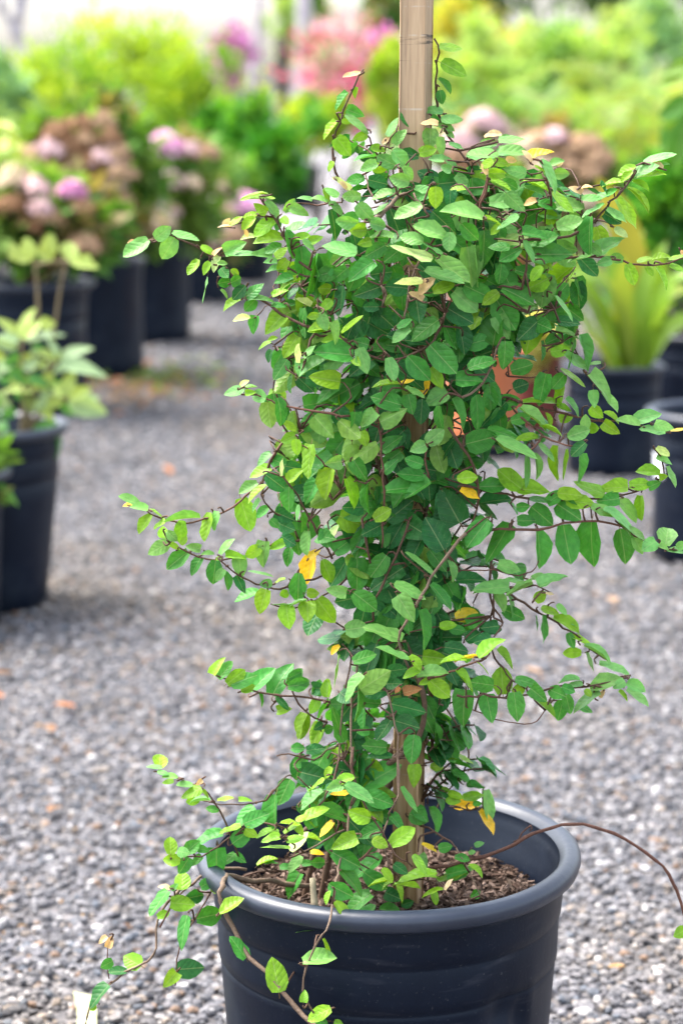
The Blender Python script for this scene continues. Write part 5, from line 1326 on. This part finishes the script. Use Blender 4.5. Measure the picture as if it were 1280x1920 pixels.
# shoots on the far and shaded sides of the crown, so that it is a full round plant
back = []
tw = MB()
for i in range(95):
    t = gl.random()
    py = 300 + 1180 * t
    rr = float(np.interp(py, RAD_Y, RAD_R)) * 2.2 / FPX
    ang = gl.uniform(-0.30, math.pi + 0.30)                  # mostly away from the camera
    c = P(float(np.interp(py, RAD_Y, RAD_X)), py, Y0)
    reach = rr * gl.uniform(0.55, 1.0)
    o = Vector((math.cos(ang), math.sin(ang), 0))
    root_p = c + o * 0.03 + Vector((0, 0, -0.03))
    tip = c + o * reach + Vector((gl.gauss(0, .01), gl.gauss(0, .01), gl.uniform(-0.02, 0.03)))
    path = catmull([root_p, root_p.lerp(tip, 0.5) + Vector((0, 0, 0.012)), tip], 0.012)
    tube(tw, path, 0.0013, 0.0007, 5, BR, knob=0.2, seed=i)
    for j, p in enumerate(path[1:]):
        for rep in range(1 if gl.random() < 0.7 else 2):
            side = 1 if (j + rep) % 2 else -1
            dirv = (o * 0.5 + Vector((-o.y, o.x, 0)) * side * 0.8 + Vector((0, 0, gl.uniform(-0.6, 0.15)))).normalized()
            nr = (Vector((0, 0, 0.8)) + o * 0.6 + Vector((gl.gauss(0, .3), gl.gauss(0, .3), 0))).normalized()
            X = dirv.cross(nr).normalized()
            Z = X.cross(dirv)
            L = gl.uniform(0.020, 0.034)
            W = L * gl.uniform(0.6, 0.75)
            mt = Matrix(((X.x * W, dirv.x * L, Z.x * L, p.x), (X.y * W, dirv.y * L, Z.y * L, p.y), (X.z * W, dirv.z * L, Z.z * L, p.z), (0, 0, 0, 1)))
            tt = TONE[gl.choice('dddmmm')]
            q = gl.uniform(0.8, 1.2)
            back.append((mt, (tt[0] * q, tt[1] * q, tt[2] * q), gl.randrange(len(LV))))

# leaf layer behind the outermost ones; mostly darker tones paint in the crown's inner shade
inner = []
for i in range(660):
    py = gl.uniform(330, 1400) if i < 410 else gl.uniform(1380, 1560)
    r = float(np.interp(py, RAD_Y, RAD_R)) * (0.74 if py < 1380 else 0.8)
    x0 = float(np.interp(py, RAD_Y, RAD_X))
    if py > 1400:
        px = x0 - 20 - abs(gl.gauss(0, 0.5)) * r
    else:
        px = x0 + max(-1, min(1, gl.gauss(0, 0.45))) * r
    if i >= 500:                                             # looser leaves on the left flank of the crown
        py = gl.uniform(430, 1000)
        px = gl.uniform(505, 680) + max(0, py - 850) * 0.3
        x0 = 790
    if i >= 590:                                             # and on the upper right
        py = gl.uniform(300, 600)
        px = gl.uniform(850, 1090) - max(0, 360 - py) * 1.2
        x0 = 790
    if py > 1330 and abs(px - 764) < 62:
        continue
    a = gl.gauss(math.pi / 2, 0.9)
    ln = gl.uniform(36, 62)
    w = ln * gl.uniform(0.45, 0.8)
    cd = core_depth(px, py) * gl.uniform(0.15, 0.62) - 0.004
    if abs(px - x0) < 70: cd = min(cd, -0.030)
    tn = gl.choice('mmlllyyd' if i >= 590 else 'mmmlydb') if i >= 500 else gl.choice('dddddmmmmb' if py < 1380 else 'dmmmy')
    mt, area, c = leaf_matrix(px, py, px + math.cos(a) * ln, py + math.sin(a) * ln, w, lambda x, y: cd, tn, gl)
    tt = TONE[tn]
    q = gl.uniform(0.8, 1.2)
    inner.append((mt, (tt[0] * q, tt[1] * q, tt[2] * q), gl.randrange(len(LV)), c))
    d = S3A - np.array(c)
    dd = np.sqrt((d ** 2).sum(1))
    j = int(np.argmin(dd))
    if dd[j] > 0.006:
        A = Vector((mt[0][1], mt[1][1], mt[2][1])).normalized()
        p, q2 = Vector(S3A[j]), c - A * 0.003
        tube(tw, catmull([p, p.lerp(q2, 0.6) - A * min(0.01, dd[j] * 0.3), q2], max(0.006, dd[j] / 4)), 0.0009, 0.0007, 4, BR, seed=i)
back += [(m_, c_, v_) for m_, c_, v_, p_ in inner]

# twigs that join the surveyed leaves to the nearest branch
for area, mt, col, vi, c in placed:
    d = S3A - np.array(c)
    dd = np.sqrt((d ** 2).sum(1))
    i = int(np.argmin(dd))
    if dd[i] > 0.006:
        A = Vector((mt[0][1], mt[1][1], mt[2][1])).normalized()
        a, b = Vector(S3A[i]), c - A * 0.003
        m1 = a.lerp(b, 0.6) - A * min(0.012, dd[i] * 0.3)
        tube(tw, catmull([a, m1, b], max(0.006, dd[i] / 5)), 0.0010, 0.0007, 5, BR, knob=0.15, seed=i)
tag(tw.build('twigs', M['stem'], FIG), kind='stuff')

placed.sort(key=lambda e: -e[0])
FT = Matrix.Translation(-FL)
for area, mt, col, vi, c in placed[:300]:
    o = bpy.data.objects.new('leaf', LV[vi][3])
    link(o, FIG)
    o.matrix_local = FT @ mt
    o.color = (*col, 1)
VV, FF, CC, UU, base = [], [], [], [], 0
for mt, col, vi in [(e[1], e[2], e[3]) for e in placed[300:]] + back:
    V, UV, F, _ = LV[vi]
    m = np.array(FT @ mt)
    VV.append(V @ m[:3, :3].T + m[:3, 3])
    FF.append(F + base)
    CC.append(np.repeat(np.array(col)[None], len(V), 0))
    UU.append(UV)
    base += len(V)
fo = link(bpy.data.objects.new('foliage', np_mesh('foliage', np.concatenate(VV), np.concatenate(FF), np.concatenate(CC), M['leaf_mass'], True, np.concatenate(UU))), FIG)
fo['kind'] = 'stuff'
print('leaves traced', len(placed), 'back', len(back))

# ------------------------------------------------------------------ broad-leaved neighbours, leaf by leaf
def broad_plant(name, label, base, Y, leaves, stems, tones, cat='shrub'):
    root = empty(name, base)
    tag(root, label, cat)
    inv = Matrix.Translation(-Vector(base))
    g = random.Random(len(label))
    for k, s in leaves.items():
        for ent in s.replace('\n', '').split(';'):
            e = ent.split()
            if len(e) != 6: continue
            bx, by = cpx(k, float(e[0]), float(e[1]))
            tx, ty = cpx(k, float(e[2]), float(e[3]))
            dj = g.uniform(-0.06, 0.06)
            mt, ar, c = leaf_matrix(bx, by, tx, ty, float(e[4]) / CROP[k][2], lambda x, y: dj, e[5], g, Ybase=Y, aspect=0.5, min_asp=0.4)
            o = bpy.data.objects.new('leaf', VAR[g.randrange(4)][3])
            link(o, root)
            o.matrix_local = inv @ mt
            t = tones[e[5]]
            q = g.uniform(0.85, 1.15)
            o.color = (t[0] * q, t[1] * q, t[2] * q, 1)
    for s in stems:
        m = MB()
        tube(m, catmull([P(x, y, Y) for x, y in s], 0.03), 0.0045, 0.003, 6, (0.16, 0.12, 0.06), knob=0.1)
        m.build('stem', M['stem'], root)
    return root


VT = {'y': (0.34, 0.44, 0.12), 'l': (0.28, 0.40, 0.22), 'm': (0.08, 0.25, 0.06)}
broad_plant('variegated_shrub', 'young shrub with yellow edged leaves in the tapered black pot', (c_near.x, c_near.y, 0.33), c_near.y - 0.02, {
    'V': '''180 440 0 260 60 y;180 440 60 340 70 l;180 440 270 190 92 y;200 440 340 280 82 y;220 470 520 390 72 l;170 460 0 400 72 l;160 500 0 480 92 l;190 430 200 320 82 y;350 300 450 310 110 y;500 610 420 430 62 l;520 610 760 500 72 l;500 660 880 720 112 l;480 600 330 540 62 y;480 620 520 560 52 y;
140 640 350 640 142 y;350 690 470 640 82 l;0 620 90 690 120 l;90 800 0 790 62 m;330 870 100 780 142 y;330 870 450 740 122 y;330 890 60 860 72 y;340 890 490 940 62 l;330 860 300 770 82 y;560 940 620 720 112 y;560 930 480 830 112 y;580 940 760 860 92 y;580 970 880 1060 172 l;600 950 830 930 92 l;350 1000 200 1000 112 y;350 1000 530 980 92 y;360 1010 450 1130 92 y;
370 1130 460 1470 232 m;20 1280 50 1780 162 m;0 1150 40 1230 100 m;60 900 -60 960 90 l;100 980 -30 1010 90 l;40 600 -90 560 90 y;30 720 -100 740 100 l;60 500 -80 430 80 l;200 700 330 610 90 l;240 760 420 830 90 m;60 760 190 700 80 m;120 900 260 950 90 m;420 800 560 870 80 m;260 560 400 520 70 l;30 660 160 600 80 m;400 930 300 1040 80 l;140 1040 20 1100 90 m;520 1000 640 1080 80 m;220 660 120 560 70 m;460 720 600 660 70 l;280 480 400 560 60 m;110 720 240 820 90 m''',
    'X': '''60 488 50 450 26 y;88 486 96 443 30 y;125 487 136 455 34 y;130 490 180 498 18 y;35 490 22 458 22 y;100 488 72 468 20 y;150 492 168 480 15 y;60 486 20 478 20 y'''},
    [[(40, 830), (55, 760), (60, 690), (72, 577), (66, 500), (60, 486)], [(45, 830), (80, 745), (105, 600), (116, 525), (128, 488)], [(66, 498), (110, 490), (150, 493)], [(40, 830), (45, 720), (40, 640)],
     [(50, 830), (90, 745), (122, 746)], [(48, 830), (70, 730), (110, 675)], [(40, 835), (62, 795), (80, 788)], [(36, 840), (10, 815), (4, 820)]], VT)
ET = {'y': (0.16, 0.30, 0.03), 'm': (0.07, 0.22, 0.025)}
e1 = P(1335, 1060, 5.9)
broad_plant('tall_plant', 'tall leafy plant reaching in at the picture edge above the vine', (e1.x, 5.9, 0), 5.9, {
    'X': '''1300 112 1246 150 30 y;1300 128 1242 135 26 y;1296 185 1240 215 34 m;1300 195 1242 268 40 m;1296 210 1262 300 40 m;1300 230 1250 240 30 y;1320 90 1360 60 40 m;1320 150 1375 160 44 m;1318 250 1370 290 44 m;1312 60 1290 10 30 y;1320 330 1285 380 40 m'''},
    [[(1330, 1000), (1325, 600), (1318, 300), (1312, 60)], [(1316, 190), (1298, 186)], [(1314, 110), (1298, 112)]], ET, 'plant')

# ------------------------------------------------------------------ fallen leaves and litter on the gravel
def fallen(label, px, py, size, col, rot, group='fallen leaves on the gravel', vi=0, tilt=0.2):
    p = G(px, py, 0.016)
    o = bpy.data.objects.new('fallen_leaf', VAR[vi % 4][3])
    link(o)
    o.location = p
    o.rotation_euler = (tilt, tilt * 0.6, rot)
    o.scale = (size * 0.55, size, size)
    o.color = (*col, 1)
    tag(o, label, 'leaf', group)


ORG, BRW = (0.42, 0.15, 0.055), (0.26, 0.13, 0.07)
fallen('orange brown fallen leaf alone on the gravel beside the vine', 318, 888, 0.055, ORG, 0.5, tilt=0.5)
fallen('orange fallen leaf in the middle of the near gravel', 142, 1326, 0.042, ORG, 1.4, vi=1)
fallen('brown fallen leaf just below the orange one on the gravel', 96, 1372, 0.040, BRW, 0.3, vi=2)
fallen('red brown fallen leaf at the picture edge below the black pot', 22, 1262, 0.045, BRW, 2.2, vi=3)
fallen('orange fallen leaf at the very edge of the gravel', 6, 1308, 0.045, ORG, 1.0, vi=1)
fallen('dark brown fallen leaf on the gravel left of the pot', 108, 1512, 0.038, BRW, 2.9, vi=2)
fallen('tan fallen leaf lying right of the big pot rim', 1012, 1262, 0.040, (0.38, 0.22, 0.13), 0.9, vi=1)
fallen('tan fallen leaf on the gravel at the lower right', 1172, 1812, 0.026, (0.42, 0.25, 0.11), 2.0, vi=3)
fallen('brown fallen leaf on the gravel under the fig branch', 1150, 1130, 0.05, (0.36, 0.22, 0.14), 0.2, vi=0)
pale = MB()
pc = [G(x, y, 0.02) for x, y in ((138, 1862), (176, 1870), (182, 1900), (180, 1960), (140, 1965), (146, 1905))]
pale.add(pc + [p + Vector((0, 0, 0.002)) for p in pc], [(5, 4, 3, 2, 1, 0), (6, 7, 8, 9, 10, 11)] + [(i, (i + 1) % 6, 6 + (i + 1) % 6, 6 + i) for i in range(6)], (0.34, 0.35, 0.19))
po = pale.build('fallen_leaf', M['petal'], smooth=False, origin=tuple(pc[0]))
tag(po, 'pale yellow dry leaf scrap at the bottom edge under the trailing shoot', 'leaf', 'fallen leaves on the gravel')

gq = np.random.default_rng(5)
def litter(name, label, px, py, spx, spy, n, cols, size):
    VV, CC = [], []
    for i in range(n):
        p = G(px + gq.normal() * spx, py + gq.normal() * spy, 0.012 + 0.02 * gq.random())
        d = gq.normal(size=(1, 3)) * np.array([1, 1, 0.3]); nr = np.array([[gq.normal() * .3, gq.normal() * .3, 1.0]])
        Rm = orient(d, nr)[0]
        s = size * gq.uniform(0.5, 1.2)
        VV.append((LT_V * np.array([s * 0.55, s, s])) @ Rm.T + np.array(p))
        CC.append(np.repeat(np.array(cols[gq.integers(len(cols))])[None] * gq.uniform(0.7, 1.2), 5, 0))
    f = LT_F[None] + (np.arange(n) * 5)[:, None, None]
    o = link(bpy.data.objects.new(name, np_mesh(name, np.concatenate(VV), f.reshape(-1, 3), np.concatenate(CC), M['foliage'])))
    tag(o, label, 'leaf litter', kind='stuff')


litter('leaf_litter', 'brown and orange dead leaves heaped at the foot of the hydrangea pots', 255, 722, 85, 20, 230, [(0.30, 0.13, 0.07), (0.17, 0.10, 0.06), (0.24, 0.16, 0.10), (0.14, 0.09, 0.05), (0.33, 0.20, 0.12)], 0.05)
litter('debris', 'small brown leaf crumbs scattered over the near gravel', 320, 1330, 420, 260, 260, [(0.22, 0.11, 0.06), (0.15, 0.09, 0.06), (0.30, 0.18, 0.10)], 0.014)
litter('weeds', 'low green weeds and moss among the litter by the pots', 330, 705, 60, 14, 160, [(0.12, 0.22, 0.04), (0.16, 0.20, 0.06)], 0.045)
